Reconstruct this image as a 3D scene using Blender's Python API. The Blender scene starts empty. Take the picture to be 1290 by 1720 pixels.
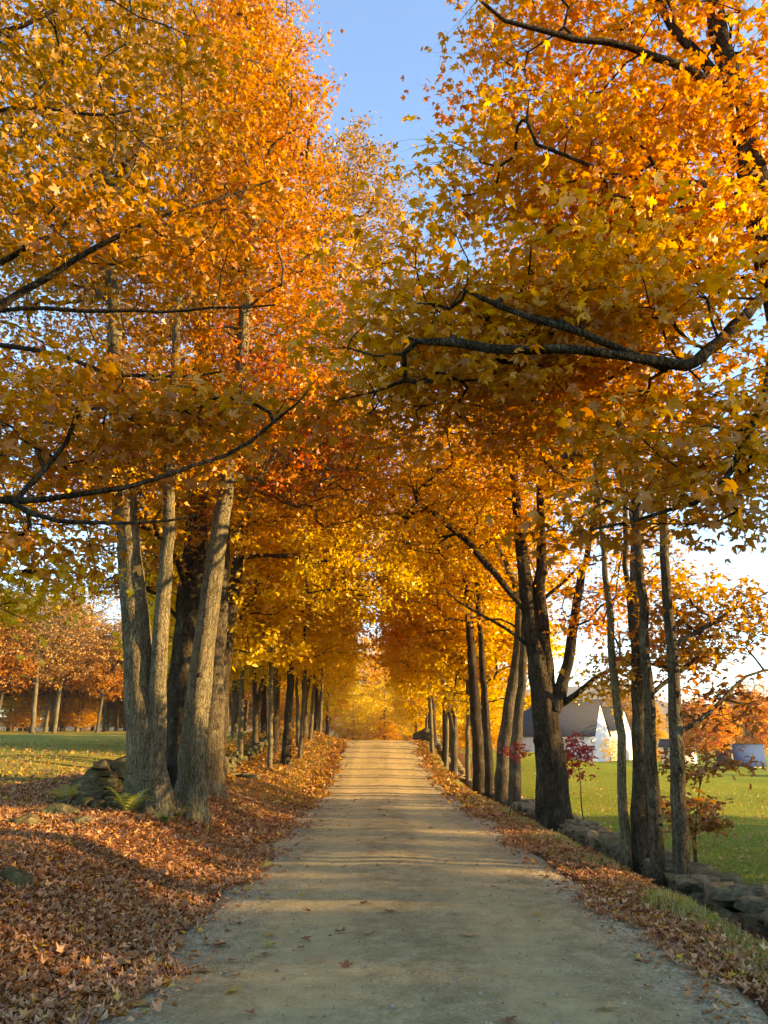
import bpy, bmesh, math, random
import numpy as np
from mathutils import Vector, Matrix, noise

R = math.radians
random.seed(11)
rng = np.random.default_rng(11)
scene = bpy.context.scene
COL = scene.collection

# ------------------------------------------------------------------ camera
CAM_H, PITCH, YAW = 1.64, R(16.6), R(0.72)
cam = bpy.data.cameras.new('camera')
cam.sensor_fit = 'HORIZONTAL'; cam.sensor_width = 36.0; cam.lens = 36.0
cam.clip_start = 0.05; cam.clip_end = 6000
cam_o = bpy.data.objects.new('camera', cam); COL.objects.link(cam_o)
cam_o.location = (0, 0, CAM_H); cam_o.rotation_euler = (math.pi/2 + PITCH, 0, -YAW)
scene.camera = cam_o

# ------------------------------------------------------------------ light
SUN_EL, SUN_ROT = R(12.5), R(99.0)           # rotation is a compass bearing from +Y towards +X
world = bpy.data.worlds.new('World'); scene.world = world; world.use_nodes = True
nt = world.node_tree; nt.nodes.clear()
sky = nt.nodes.new('ShaderNodeTexSky'); sky.sky_type = 'NISHITA'; sky.sun_disc = False
sky.sun_elevation = SUN_EL; sky.sun_rotation = SUN_ROT
sky.altitude = 300; sky.air_density = 1.0; sky.dust_density = 0.3; sky.ozone_density = 6.0
bg = nt.nodes.new('ShaderNodeBackground'); bg.inputs['Strength'].default_value = 0.15
wo = nt.nodes.new('ShaderNodeOutputWorld')
nt.links.new(sky.outputs[0], bg.inputs[0]); nt.links.new(bg.outputs[0], wo.inputs[0])
sun = bpy.data.lights.new('sun', 'SUN'); sun.energy = 3.1; sun.angle = R(0.55); sun.color = (1.0, 0.80, 0.52)
sun_o = bpy.data.objects.new('sun', sun); COL.objects.link(sun_o)
sd = Vector((math.cos(SUN_EL)*math.sin(SUN_ROT), math.cos(SUN_EL)*math.cos(SUN_ROT), math.sin(SUN_EL)))
sun_o.rotation_euler = sd.to_track_quat('Z', 'Y').to_euler()
sun_o.location = (60, -8, 30)
vs = scene.view_settings
vs.view_transform = 'Standard'; vs.look = 'None'; vs.gamma = 1.0; vs.use_curve_mapping = False
vs.exposure = 2.58
vs.use_white_balance = True; vs.white_balance_temperature = 11000; vs.white_balance_tint = 14
cy = scene.cycles
cy.max_bounces = 10; cy.diffuse_bounces = 6; cy.glossy_bounces = 2; cy.transmission_bounces = 8
cy.transparent_max_bounces = 6; cy.volume_bounces = 0
cy.caustics_reflective = False; cy.caustics_refractive = False
try:
    cy.use_denoising = True
except Exception:
    pass

# ------------------------------------------------------------------ helpers
def at(u, v, Y):
    """point at distance Y ahead, seen in the direction (u, v) of the 1290x1720 photograph"""
    cx, cyy = (u-645)/1290.0, (860-v)/1290.0
    y = math.cos(PITCH) - math.sin(PITCH)*cyy
    z = math.sin(PITCH) + math.cos(PITCH)*cyy
    x, y = cx*math.cos(YAW) + y*math.sin(YAW), -cx*math.sin(YAW) + y*math.cos(YAW)
    k = Y/y
    return np.array((x*k, Y, CAM_H + z*k))

def tag(o, label=None, cat=None, group=None, kind=None):
    if label: o['label'] = label
    if cat: o['category'] = cat
    if group: o['group'] = group
    if kind: o['kind'] = kind
    return o

def new_mesh(name, V, F, mat, col=None, smooth=False):
    """V (n,3) array; F (m,3|4) int array or list of them"""
    V = np.ascontiguousarray(V, dtype=np.float32)
    Fs = [f for f in (F if isinstance(F, list) else [F]) if len(f)]
    me = bpy.data.meshes.new(name)
    me.vertices.add(len(V)); me.vertices.foreach_set('co', V.ravel())
    loops = np.concatenate([np.asarray(f, dtype=np.int32).ravel() for f in Fs])
    sizes = np.concatenate([np.full(len(f), f.shape[1], dtype=np.int32) for f in Fs])
    starts = np.concatenate(([0], np.cumsum(sizes)[:-1])).astype(np.int32)
    me.loops.add(len(loops)); me.loops.foreach_set('vertex_index', loops)
    me.polygons.add(len(sizes)); me.polygons.foreach_set('loop_start', starts)
    me.polygons.foreach_set('loop_total', sizes)
    if smooth: me.polygons.foreach_set('use_smooth', np.ones(len(sizes), dtype=bool))
    if col is not None:
        a = me.attributes.new('col', 'FLOAT_COLOR', 'POINT')
        c = np.ones((len(V), 4), dtype=np.float32); c[:, :3] = col
        a.data.foreach_set('color', c.ravel())
    me.update(calc_edges=True)
    me.materials.append(mat)
    return me

def obj(name, me, parent=None, loc=(0, 0, 0)):
    o = bpy.data.objects.new(name, me); COL.objects.link(o)
    o.location = loc
    if parent is not None: o.parent = parent
    return o

def empty(name, loc=(0, 0, 0), rz=0.0):
    o = bpy.data.objects.new(name, None); COL.objects.link(o)
    o.location = tuple(float(c) for c in loc); o.rotation_euler = (0, 0, rz); o.empty_display_size = 0.2
    return o

def copy_tree(o, parent=None):
    c = o.copy(); COL.objects.link(c); c.parent = parent
    for ch in o.children: copy_tree(ch, c)
    return c

def vnoise(P, s, seed=0.0):
    return np.array([noise.noise(Vector((p[0]*s+seed, p[1]*s-seed, p[2]*s+2*seed))) for p in P])

# ------------------------------------------------------------------ materials
def mat(name):
    m = bpy.data.materials.new(name); m.use_nodes = True
    m.node_tree.nodes.clear()
    return m, m.node_tree.nodes, m.node_tree.links

def N(nodes, kind, **kw):
    n = nodes.new(kind)
    for k, v in kw.items():
        if k.startswith('i_'):
            n.inputs[k[2:].replace('_', ' ')].default_value = v
        else: setattr(n, k, v)
    return n

def ramp(nodes, stops, interp='LINEAR'):
    r = nodes.new('ShaderNodeValToRGB'); cr = r.color_ramp; cr.interpolation = interp
    while len(cr.elements) > 1: cr.elements.remove(cr.elements[-1])
    cr.elements[0].position = stops[0][0]; cr.elements[0].color = (*stops[0][1], 1)
    for p, c in stops[1:]:
        e = cr.elements.new(p); e.color = (*c, 1)
    return r

def mixc(nodes, links, fac, a, b, mode='MIX'):
    m = nodes.new('ShaderNodeMix'); m.data_type = 'RGBA'; m.blend_type = mode
    for sock, v in ((m.inputs[0], fac), (m.inputs[6], a), (m.inputs[7], b)):
        if hasattr(v, 'is_output') or hasattr(v, 'links'): links.new(v, sock)
        elif isinstance(v, (int, float)): sock.default_value = v
        else: sock.default_value = (*v, 1)
    return m.outputs[2]

def math_n(nodes, links, op, a, b=None, clamp=False):
    m = nodes.new('ShaderNodeMath'); m.operation = op; m.use_clamp = clamp
    for sock, v in ((m.inputs[0], a), (m.inputs[1], b)):
        if v is None: continue
        if hasattr(v, 'links'): links.new(v, sock)
        else: sock.default_value = v
    return m.outputs[0]

def maprange(nodes, links, v, a, b, c=0.0, d=1.0):
    m = nodes.new('ShaderNodeMapRange'); m.interpolation_type = 'SMOOTHSTEP'
    links.new(v, m.inputs[0])
    for i, x in enumerate((a, b, c, d)): m.inputs[i+1].default_value = x
    return m.outputs[0]

def coords(nodes, links, scale=(1, 1, 1), which='Object'):
    tc = nodes.new('ShaderNodeTexCoord'); mp = nodes.new('ShaderNodeMapping')
    mp.inputs['Scale'].default_value = scale
    links.new(tc.outputs[which], mp.inputs[0]); return mp.outputs[0]

def noise_t(nodes, links, vec, scale, detail=4, rough=0.55, dist=0.0):
    n = nodes.new('ShaderNodeTexNoise')
    n.inputs['Scale'].default_value = scale; n.inputs['Detail'].default_value = detail
    n.inputs['Roughness'].default_value = rough; n.inputs['Distortion'].default_value = dist
    links.new(vec, n.inputs['Vector']); return n.outputs['Fac']

def leaf_material(name, trans=0.45, gloss=0.06):
    m, n, l = mat(name)
    at_ = N(n, 'ShaderNodeAttribute', attribute_name='col')
    d = n.new('ShaderNodeBsdfDiffuse'); t = n.new('ShaderNodeBsdfTranslucent')
    l.new(at_.outputs['Color'], d.inputs['Color'])
    hs = n.new('ShaderNodeHueSaturation'); hs.inputs['Saturation'].default_value = 1.12; hs.inputs['Value'].default_value = 1.15
    l.new(at_.outputs['Color'], hs.inputs['Color']); l.new(hs.outputs[0], t.inputs['Color'])
    mx = n.new('ShaderNodeMixShader'); mx.inputs[0].default_value = trans
    l.new(d.outputs[0], mx.inputs[1]); l.new(t.outputs[0], mx.inputs[2])
    g = n.new('ShaderNodeBsdfGlossy'); g.inputs['Roughness'].default_value = 0.45; g.inputs['Color'].default_value = (1, 1, 1, 1)
    mg = n.new('ShaderNodeMixShader'); mg.inputs[0].default_value = gloss
    l.new(mx.outputs[0], mg.inputs[1]); l.new(g.outputs[0], mg.inputs[2])
    o = n.new('ShaderNodeOutputMaterial'); l.new(mg.outputs[0], o.inputs[0])
    return m

def bark_material(name, dark, light, lichen, lich_amt=0.35, depth=0.02):
    m, n, l = mat(name)
    v = coords(n, l, (1, 1, 0.09))
    v2 = coords(n, l, (1, 1, 1))
    f1 = noise_t(n, l, v, 30, 6, 0.72, 0.9)
    vo = n.new('ShaderNodeTexVoronoi'); vo.feature = 'DISTANCE_TO_EDGE'; vo.inputs['Scale'].default_value = 21
    nz = n.new('ShaderNodeTexNoise'); nz.inputs['Scale'].default_value = 7; nz.inputs['Detail'].default_value = 5; l.new(v2, nz.inputs['Vector'])
    ds = n.new('ShaderNodeVectorMath'); ds.operation = 'SCALE'; ds.inputs['Scale'].default_value = 0.16; l.new(nz.outputs['Color'], ds.inputs[0])
    va = n.new('ShaderNodeVectorMath'); va.operation = 'ADD'; l.new(v, va.inputs[0]); l.new(ds.outputs[0], va.inputs[1])
    l.new(va.outputs[0], vo.inputs['Vector'])
    furrow = maprange(n, l, vo.outputs['Distance'], 0.0, 0.14, 0.3, 1.0)
    big = noise_t(n, l, v2, 1.7, 4, 0.6)
    li = noise_t(n, l, coords(n, l, (1, 1, 0.45)), 5.5, 6, 0.72)
    c = ramp(n, [(0.25, dark), (0.6, light), (0.85, tuple(min(1, x*1.25) for x in light))])
    l.new(f1, c.inputs[0])
    cc = mixc(n, l, furrow, tuple(x*0.5 for x in dark), c.outputs[0])
    lm = math_n(n, l, 'MULTIPLY', maprange(n, l, li, 0.52, 0.66), lich_amt)
    cc = mixc(n, l, lm, cc, lichen)
    vb = maprange(n, l, big, 0.3, 0.7, 0.72, 1.15)
    bc = n.new('ShaderNodeMix'); bc.data_type = 'RGBA'; bc.blend_type = 'MULTIPLY'; bc.inputs[0].default_value = 1
    l.new(cc, bc.inputs[6]); l.new(vb, bc.inputs[7])
    h = math_n(n, l, 'ADD', math_n(n, l, 'MULTIPLY', furrow, 0.6), f1)
    b = n.new('ShaderNodeBump'); b.inputs['Strength'].default_value = 1.0; b.inputs['Distance'].default_value = depth
    l.new(h, b.inputs['Height'])
    p = n.new('ShaderNodeBsdfDiffuse'); l.new(bc.outputs[2], p.inputs['Color']); l.new(b.outputs[0], p.inputs['Normal'])
    o = n.new('ShaderNodeOutputMaterial'); l.new(p.outputs[0], o.inputs[0])
    return m

def simple(name, base, var=0.25, scale=8, rough=0.8, bump=0.0, metal=0.0):
    m, n, l = mat(name)
    v = coords(n, l)
    f = noise_t(n, l, v, scale, 5, 0.6)
    c = ramp(n, [(0.25, tuple(x*(1-var) for x in base)), (0.75, tuple(min(1, x*(1+var)) for x in base))])
    l.new(f, c.inputs[0])
    p = n.new('ShaderNodeBsdfPrincipled'); l.new(c.outputs[0], p.inputs['Base Color'])
    p.inputs['Roughness'].default_value = rough; p.inputs['Metallic'].default_value = metal
    p.inputs['Specular IOR Level'].default_value = 0.25
    if bump:
        b = n.new('ShaderNodeBump'); b.inputs['Distance'].default_value = bump; l.new(f, b.inputs['Height']); l.new(b.outputs[0], p.inputs['Normal'])
    o = n.new('ShaderNodeOutputMaterial'); l.new(p.outputs[0], o.inputs[0])
    return m

M = {}
M['leaf'] = leaf_material('autumn_leaf', 0.54, 0.03)
M['dry_leaf'] = leaf_material('dry_leaf', 0.2, 0.05)
M['blade'] = leaf_material('grass_blade', 0.35, 0.04)
M['bark_pale'] = bark_material('bark_pale', (0.07, 0.056, 0.030), (0.21, 0.172, 0.10), (0.25, 0.24, 0.13), 0.45, 0.025)
M['bark_grey'] = bark_material('bark_grey', (0.045, 0.035, 0.021), (0.135, 0.107, 0.066), (0.24, 0.225, 0.14), 0.5, 0.022)
M['bark_dark'] = bark_material('bark_dark', (0.022, 0.016, 0.010), (0.085, 0.064, 0.04), (0.17, 0.16, 0.10), 0.4, 0.04)
M['stone'] = None

def stone_material():
    m, n, l = mat('field_stone')
    oi = n.new('ShaderNodeObjectInfo')
    v = coords(n, l)
    va = n.new('ShaderNodeVectorMath'); va.operation = 'ADD'; l.new(v, va.inputs[0])
    sc = n.new('ShaderNodeVectorMath'); sc.operation = 'SCALE'; sc.inputs[0].default_value = (17, 31, 23); l.new(oi.outputs['Random'], sc.inputs['Scale'])
    l.new(sc.outputs[0], va.inputs[1])
    f = noise_t(n, l, va.outputs[0], 3.2, 8, 0.68); g = noise_t(n, l, va.outputs[0], 1.5, 4, 0.6); q = noise_t(n, l, va.outputs[0], 14, 5, 0.7)
    c = ramp(n, [(0.3, (0.065, 0.052, 0.032)), (0.5, (0.175, 0.145, 0.092)), (0.7, (0.33, 0.28, 0.185))]); l.new(f, c.inputs[0])
    tint = ramp(n, [(0.0, (0.85, 0.82, 0.76)), (0.5, (1, 0.95, 0.85)), (1, (1.15, 0.98, 0.78))]); l.new(oi.outputs['Random'], tint.inputs[0])
    cc = mixc(n, l, 1.0, c.outputs[0], tint.outputs[0], 'MULTIPLY')
    cc = mixc(n, l, math_n(n, l, 'MULTIPLY', maprange(n, l, g, 0.5, 0.68), 0.6), cc, (0.10, 0.105, 0.03))
    cc = mixc(n, l, math_n(n, l, 'MULTIPLY', maprange(n, l, q, 0.6, 0.68), 0.5), cc, (0.36, 0.36, 0.30))
    b = n.new('ShaderNodeBump'); b.inputs['Distance'].default_value = 0.05; l.new(f, b.inputs['Height'])
    d = n.new('ShaderNodeBsdfDiffuse'); l.new(cc, d.inputs['Color']); l.new(b.outputs[0], d.inputs['Normal'])
    o = n.new('ShaderNodeOutputMaterial'); l.new(d.outputs[0], o.inputs[0])
    return m
M['stone'] = stone_material()

def ground_material():
    m, n, l = mat('field_and_bank')
    tc = n.new('ShaderNodeTexCoord'); sp = n.new('ShaderNodeSeparateXYZ'); l.new(tc.outputs['Object'], sp.inputs[0])
    v = tc.outputs['Object']
    fine = noise_t(n, l, v, 9, 6, 0.7); mid = noise_t(n, l, v, 0.8, 5, 0.6); big = noise_t(n, l, v, 0.12, 4, 0.55)
    vf = noise_t(n, l, v, 42, 3, 0.7)
    gr = ramp(n, [(0.3, (0.060, 0.085, 0.014)), (0.5, (0.16, 0.195, 0.032)), (0.7, (0.31, 0.30, 0.06))])
    l.new(math_n(n, l, 'ADD', math_n(n, l, 'MULTIPLY', fine, 0.65), math_n(n, l, 'MULTIPLY', big, 0.35)), gr.inputs[0])
    dry = ramp(n, [(0.3, (0.20, 0.15, 0.035)), (0.6, (0.33, 0.25, 0.06)), (0.8, (0.42, 0.31, 0.09))]); l.new(fine, dry.inputs[0])
    lit = ramp(n, [(0.3, (0.06, 0.028, 0.013)), (0.55, (0.17, 0.08, 0.035)), (0.8, (0.32, 0.17, 0.08))]); l.new(vf, lit.inputs[0])
    # left field is drier, with leaves blown on to it
    left = maprange(n, l, sp.outputs['X'], -1.0, -8.0)
    grass = mixc(n, l, math_n(n, l, 'MULTIPLY', left, 0.7), gr.outputs[0], dry.outputs[0])
    patch = maprange(n, l, mid, 0.5, 0.66)
    grass = mixc(n, l, math_n(n, l, 'MULTIPLY', patch, 0.3), grass, dry.outputs[0])
    # leaf mould on the banks beside the road and the near part of the left field
    ax = math_n(n, l, 'ABSOLUTE', math_n(n, l, 'SUBTRACT', sp.outputs['X'], 0.35))
    jit = math_n(n, l, 'ADD', ax, math_n(n, l, 'MULTIPLY', math_n(n, l, 'SUBTRACT', mid, 0.5), 3.0))
    bank = maprange(n, l, jit, 5.6, 4.4)
    nearl = math_n(n, l, 'MULTIPLY', maprange(n, l, math_n(n, l, 'ADD', sp.outputs['Y'], math_n(n, l, 'MULTIPLY', mid, 8.0)), 34, 14), maprange(n, l, sp.outputs['X'], -3.0, -5.0))
    lm = math_n(n, l, 'MAXIMUM', bank, math_n(n, l, 'MULTIPLY', nearl, 0.75), True)
    col = mixc(n, l, lm, grass, lit.outputs[0])
    b = n.new('ShaderNodeBump'); b.inputs['Distance'].default_value = 0.06; b.inputs['Strength'].default_value = 0.8
    l.new(math_n(n, l, 'ADD', fine, math_n(n, l, 'MULTIPLY', vf, 0.5)), b.inputs['Height'])
    d = n.new('ShaderNodeBsdfDiffuse'); l.new(col, d.inputs['Color']); l.new(b.outputs[0], d.inputs['Normal'])
    o = n.new('ShaderNodeOutputMaterial'); l.new(d.outputs[0], o.inputs[0])
    return m
M['ground'] = ground_material()

def road_material():
    m, n, l = mat('packed_gravel')
    tc = n.new('ShaderNodeTexCoord'); sp = n.new('ShaderNodeSeparateXYZ'); l.new(tc.outputs['Object'], sp.inputs[0])
    v = tc.outputs['Object']
    v2 = coords(n, l, (1, 0.14, 1))
    big = noise_t(n, l, v2, 1.6, 5, 0.6); mid = noise_t(n, l, v, 5, 6, 0.7); fine = noise_t(n, l, v, 38, 5, 0.85)
    vo = n.new('ShaderNodeTexVoronoi'); vo.inputs['Scale'].default_value = 48; l.new(v, vo.inputs['Vector'])
    vo2 = n.new('ShaderNodeTexVoronoi'); vo2.inputs['Scale'].default_value = 34; l.new(v, vo2.inputs['Vector'])
    x = math_n(n, l, 'ADD', sp.outputs['X'], math_n(n, l, 'MULTIPLY', math_n(n, l, 'SUBTRACT', big, 0.5), 0.9))
    def track(c, w):
        return maprange(n, l, math_n(n, l, 'ABSOLUTE', math_n(n, l, 'SUBTRACT', x, c)), w, w*0.35)
    tr = math_n(n, l, 'MAXIMUM', track(-0.55, 0.55), track(1.15, 0.55))
    base = ramp(n, [(0.37, (0.262, 0.194, 0.092)), (0.5, (0.441, 0.332, 0.160)), (0.64, (0.646, 0.501, 0.260))])
    l.new(math_n(n, l, 'ADD', math_n(n, l, 'MULTIPLY', mid, 0.5), math_n(n, l, 'MULTIPLY', fine, 0.5)), base.inputs[0])
    smooth_c = ramp(n, [(0.36, (0.399, 0.299, 0.137)), (0.5, (0.494, 0.373, 0.179)), (0.66, (0.592, 0.454, 0.228))]); l.new(math_n(n, l, 'ADD', math_n(n, l, 'MULTIPLY', mid, 0.55), math_n(n, l, 'MULTIPLY', fine, 0.45)), smooth_c.inputs[0])
    damp = noise_t(n, l, coords(n, l, (1, 0.3, 1)), 0.9, 5, 0.65)
    dk = maprange(n, l, damp, 0.42, 0.62, 0.84, 1.0)
    cb = n.new('ShaderNodeMix'); cb.data_type = 'RGBA'; cb.blend_type = 'MULTIPLY'; cb.inputs[0].default_value = 1
    l.new(base.outputs[0], cb.inputs[6]); l.new(dk, cb.inputs[7])
    c = mixc(n, l, math_n(n, l, 'MULTIPLY', tr, 0.85), cb.outputs[2], smooth_c.outputs[0])
    edge = maprange(n, l, math_n(n, l, 'ABSOLUTE', math_n(n, l, 'SUBTRACT', x, 0.35)), 1.35, 1.95)
    grey = ramp(n, [(0.0, (0.151, 0.122, 0.074)), (0.5, (0.413, 0.339, 0.199)), (1.0, (0.700, 0.620, 0.418))]); l.new(vo2.outputs['Color'], grey.inputs[0])
    c = mixc(n, l, math_n(n, l, 'MULTIPLY', edge, 0.7), c, grey.outputs[0])
    # loose chips
    chip = maprange(n, l, vo.outputs['Distance'], 0.24, 0.16)
    sel = n.new('ShaderNodeSeparateColor'); l.new(vo.outputs['Color'], sel.inputs[0])
    chipm = math_n(n, l, 'MULTIPLY', chip, math_n(n, l, 'GREATER_THAN', sel.outputs[0], 0.72))
    chipm = math_n(n, l, 'MULTIPLY', chipm, maprange(n, l, tr, 1.0, 0.0, 0.25, 0.8))
    cc = ramp(n, [(0, (0.138, 0.122, 0.086)), (0.5, (0.413, 0.366, 0.247)), (1, (0.700, 0.620, 0.481))]); l.new(sel.outputs[1], cc.inputs[0])
    c = mixc(n, l, chipm, c, cc.outputs[0])
    h = math_n(n, l, 'ADD', math_n(n, l, 'MULTIPLY', fine, 0.6), math_n(n, l, 'ADD', mid, math_n(n, l, 'MULTIPLY', chipm, 0.6)))
    b = n.new('ShaderNodeBump'); b.inputs['Distance'].default_value = 0.04; b.inputs['Strength'].default_value = 1.0
    l.new(h, b.inputs['Height'])
    d = n.new('ShaderNodeBsdfDiffuse'); l.new(c, d.inputs['Color']); l.new(b.outputs[0], d.inputs['Normal'])
    o = n.new('ShaderNodeOutputMaterial'); l.new(d.outputs[0], o.inputs[0])
    return m
M['road'] = road_material()
M['white_wall'] = simple('white_boards', (0.74, 0.70, 0.64), 0.06, 1.5, 0.7)
M['roof_grey'] = simple('grey_shingles', (0.045, 0.048, 0.052), 0.3, 6, 0.9)
M['roof_blue'] = simple('blue_metal_roof', (0.045, 0.085, 0.17), 0.12, 0.8, 0.7)
M['pane'] = simple('dark_pane', (0.03, 0.035, 0.04), 0.2, 4, 0.12)
M['brick'] = simple('chimney_stone', (0.26, 0.22, 0.18), 0.35, 5, 0.85, 0.02)
for k_ in ('roof_grey', 'roof_blue', 'white_wall'):
    for nd in M[k_].node_tree.nodes:
        if nd.type == 'BSDF_PRINCIPLED': nd.inputs['Specular IOR Level'].default_value = 0.0
M['hill'] = simple('wooded_hill', (0.11, 0.085, 0.045), 0.4, 0.05, 0.95)

# ------------------------------------------------------------------ terrain
_ys = np.arange(-60, 200, 0.5)
_sl = np.interp(_ys, [24, 46, 51, 80, 110], [0.0, 0.127, -0.05, -0.05, 0.0])
_sl[_ys < 24] = 0
_P = np.cumsum(_sl)*0.5
def Pf(y): return np.interp(y, _ys, _P)
def sm(t): t = np.clip(t, 0, 1); return t*t*(3-2*t)

def H(x, y):
    x = np.asarray(x, float); y = np.asarray(y, float)
    P = Pf(y)
    bl = np.interp(-x, [1.75, 2.2, 3.5, 5.0, 7.0, 30], [0, 0.05, 0.46, 0.62, 0.70, 0.8])
    fl = 0.72 + 0.0235*np.clip(y-10, -20, 90) + 0.012*np.clip(-x-40, 0, 400)
    t = sm((-x-5)/7.0)
    left = (P+bl)*(1-t) + fl*t
    br = np.interp(x, [2.45, 3.0, 3.35, 3.75, 4.1, 4.6, 10], [0, -0.01, -0.06, -0.45, -0.62, -0.5, -0.45])
    w = 1 - sm((x-5)/20.0)
    right = P*w + br - 0.031*np.clip(x-9, 0, 200) - 0.0
    z = np.where(x < 0.35, left, right)
    off = (np.abs(x-0.35) > 2.3)
    und = (np.sin(x*0.9+y*0.37)*np.sin(y*0.61-x*0.3)*0.05 + np.sin(x*0.17+1)*np.sin(y*0.13)*0.10)
    return z + und*sm((np.abs(x-0.35)-2.3)/2.0)

def Hs(x, y): return float(H(x, y))

def axis(lo, a, b, hi, step, g=1.16):
    c = list(np.arange(a, b+1e-6, step))
    s = step; q = c[-1]
    while q < hi: s *= g; q += s; c.append(q)
    s = step; q = c[0]; pre = []
    while q > lo: s *= g; q -= s; pre.append(q)
    return np.array(pre[::-1]+c)

def grid_mesh(name, xs, ys, zf, material):
    X, Y = np.meshgrid(xs, ys); Z = zf(X, Y)
    V = np.stack([X.ravel(), Y.ravel(), Z.ravel()], 1)
    nx, ny = len(xs), len(ys)
    i = (np.arange(ny-1)[:, None]*nx + np.arange(nx-1)[None, :]).ravel()
    F = np.stack([i, i+1, i+1+nx, i+nx], 1)
    return new_mesh(name, V, F, material, smooth=True)

def ground_z(X, Y):
    Z = H(X, Y)
    inroad = (np.abs(X-0.35) < 2.05)
    return np.where(inroad, Z-0.06, Z)
ground = obj('ground', grid_mesh('ground', axis(-1800, -9, 9, 1800, 0.2), axis(-300, 0, 56, 1900, 0.35, 1.12), ground_z, M['ground']))
tag(ground, 'grassy fields and leaf covered banks on both sides of the road', kind='structure')

def road_mesh():
    ys = axis(-20, 0, 60, 160, 0.3, 1.1)
    us = np.linspace(-1, 1, 29)
    V = []
    for y in ys:
        el = -1.86 + 0.10*math.sin(y*0.9) + 0.10*noise.noise(Vector((y*0.8, 3.1, 0)))+0.06*noise.noise(Vector((y*3.1, 9.1, 0)))
        er = 2.56 + 0.08*math.sin(y*0.7+2) + 0.12*noise.noise(Vector((y*0.7, 7.7, 0)))+0.06*noise.noise(Vector((y*3.3, 1.1, 0)))
        for u in us:
            x = el + (er-el)*(u+1)/2
            base = Hs(np.clip(x, -1.75, 2.45), y)
            cr = 0.05*(1-u*u)
            rut = -0.012*(math.exp(-((x+0.55)/0.28)**2) + math.exp(-((x-1.15)/0.28)**2))
            z = base + 0.012 + cr + rut + 0.008*noise.noise(Vector((x*1.5, y*1.1, 0)))
            if abs(u) > 0.999: z = Hs(x, y) - 0.05
            V.append((x, y, z))
    V = np.array(V); nx = len(us); ny = len(ys)
    i = (np.arange(ny-1)[:, None]*nx + np.arange(nx-1)[None, :]).ravel()
    return new_mesh('road', V, np.stack([i, i+1, i+1+nx, i+nx], 1), M['road'], smooth=True)
road = obj('road', road_mesh())
tag(road, 'packed gravel lane running straight up to a crest', kind='structure')
def road_z(x, y):
    u = np.clip((x-0.35)/2.21, -1, 1)
    return H(np.clip(x, -1.75, 2.45), y) + 0.012 + 0.05*(1-u*u)

# far hills
def hill(name, cx, cyy, length, depth, height, rot, seed, label):
    xs = np.linspace(-1, 1, 70); ys = np.linspace(-1, 1, 16)
    X, Y = np.meshgrid(xs, ys)
    prof = np.array([0.62 + 0.38*noise.noise(Vector((x*2.2+seed, seed, 0))) + 0.1*noise.noise(Vector((x*9+seed, seed, 3))) for x in xs])
    Z = (1-Y**2)*prof[None, :]*height*(1-np.abs(X)**4) - 3
    V = np.stack([X.ravel()*length/2, Y.ravel()*depth/2, Z.ravel()], 1)
    nx, ny = 70, 16
    i = (np.arange(ny-1)[:, None]*nx + np.arange(nx-1)[None, :]).ravel()
    o = obj(name, new_mesh(name, V, np.stack([i, i+1, i+1+nx, i+nx], 1), M['hill'], smooth=True), None, (cx, cyy, -4))
    o.rotation_euler = (0, 0, rot); tag(o, label, kind='structure')
hill('hill', 620, 1150, 1700, 420, 108, R(-12), 1.3, 'long wooded ridge far beyond the right field')
hill('hill', -170, 270, 480, 130, 30, R(10), 4.3, 'low russet wooded rise behind the left wood')

# ------------------------------------------------------------------ foliage kit
def tri(a): return np.array(a, dtype=np.int32)
_o = [(0, 0.02, 0), (0.36, -0.04, -.12), (0.27, 0.20, -.02), (0.50, 0.27, -.10), (0.66, 0.54, -.2), (0.17, 0.50, 0.0), (0.25, 0.70, -.05)]
LEAF_HI_V = np.array([(0.01, 0.34, 0.03)] + _o + [(0.02, 1.06, -.22)] + [(-x*0.94, y*1.03, z*1.15) for x, y, z in _o[:0:-1]], float)
LEAF_HI_F = tri([(0, i, i+1) for i in range(1, len(LEAF_HI_V)-1)] + [(0, len(LEAF_HI_V)-1, 1)])
LEAF_MD_V = np.array([(0, 0.02, 0), (0.54, 0.38, -0.12), (0.17, 0.50, 0.02), (0, 1.0, -0.16), (-0.17, 0.50, 0.02), (-0.54, 0.38, -0.12)], float)
LEAF_MD_F = tri([(0, 1, 2), (0, 2, 3), (0, 3, 4), (0, 4, 5)])
LEAF_LO_V = np.array([(0, 0, 0), (0.42, 0.45, 0.06), (0, 1.0, -0.1), (-0.42, 0.45, 0.06)], float)
LEAF_LO_F = tri([(0, 1, 2), (0, 2, 3)])
LEAF_OAK_V = np.array([(0, 0, 0), (0.2, 0.3, 0.04), (0.1, 0.42, 0), (0.26, 0.66, 0.03), (0, 1.0, -0.15), (-0.26, 0.66, 0.03), (-0.1, 0.42, 0), (-0.2, 0.3, 0.04)], float)
LEAF_OAK_F = tri([(0, 1, 7), (1, 2, 7), (2, 6, 7), (2, 3, 6), (3, 5, 6), (3, 4, 5)])
TEMPL = {'hi': (LEAF_HI_V, LEAF_HI_F), 'md': (LEAF_MD_V, LEAF_MD_F), 'lo': (LEAF_LO_V, LEAF_LO_F), 'oak': (LEAF_OAK_V, LEAF_OAK_F)}

def unit(a): return a/np.maximum(np.linalg.norm(a, axis=-1, keepdims=True), 1e-9)

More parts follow.
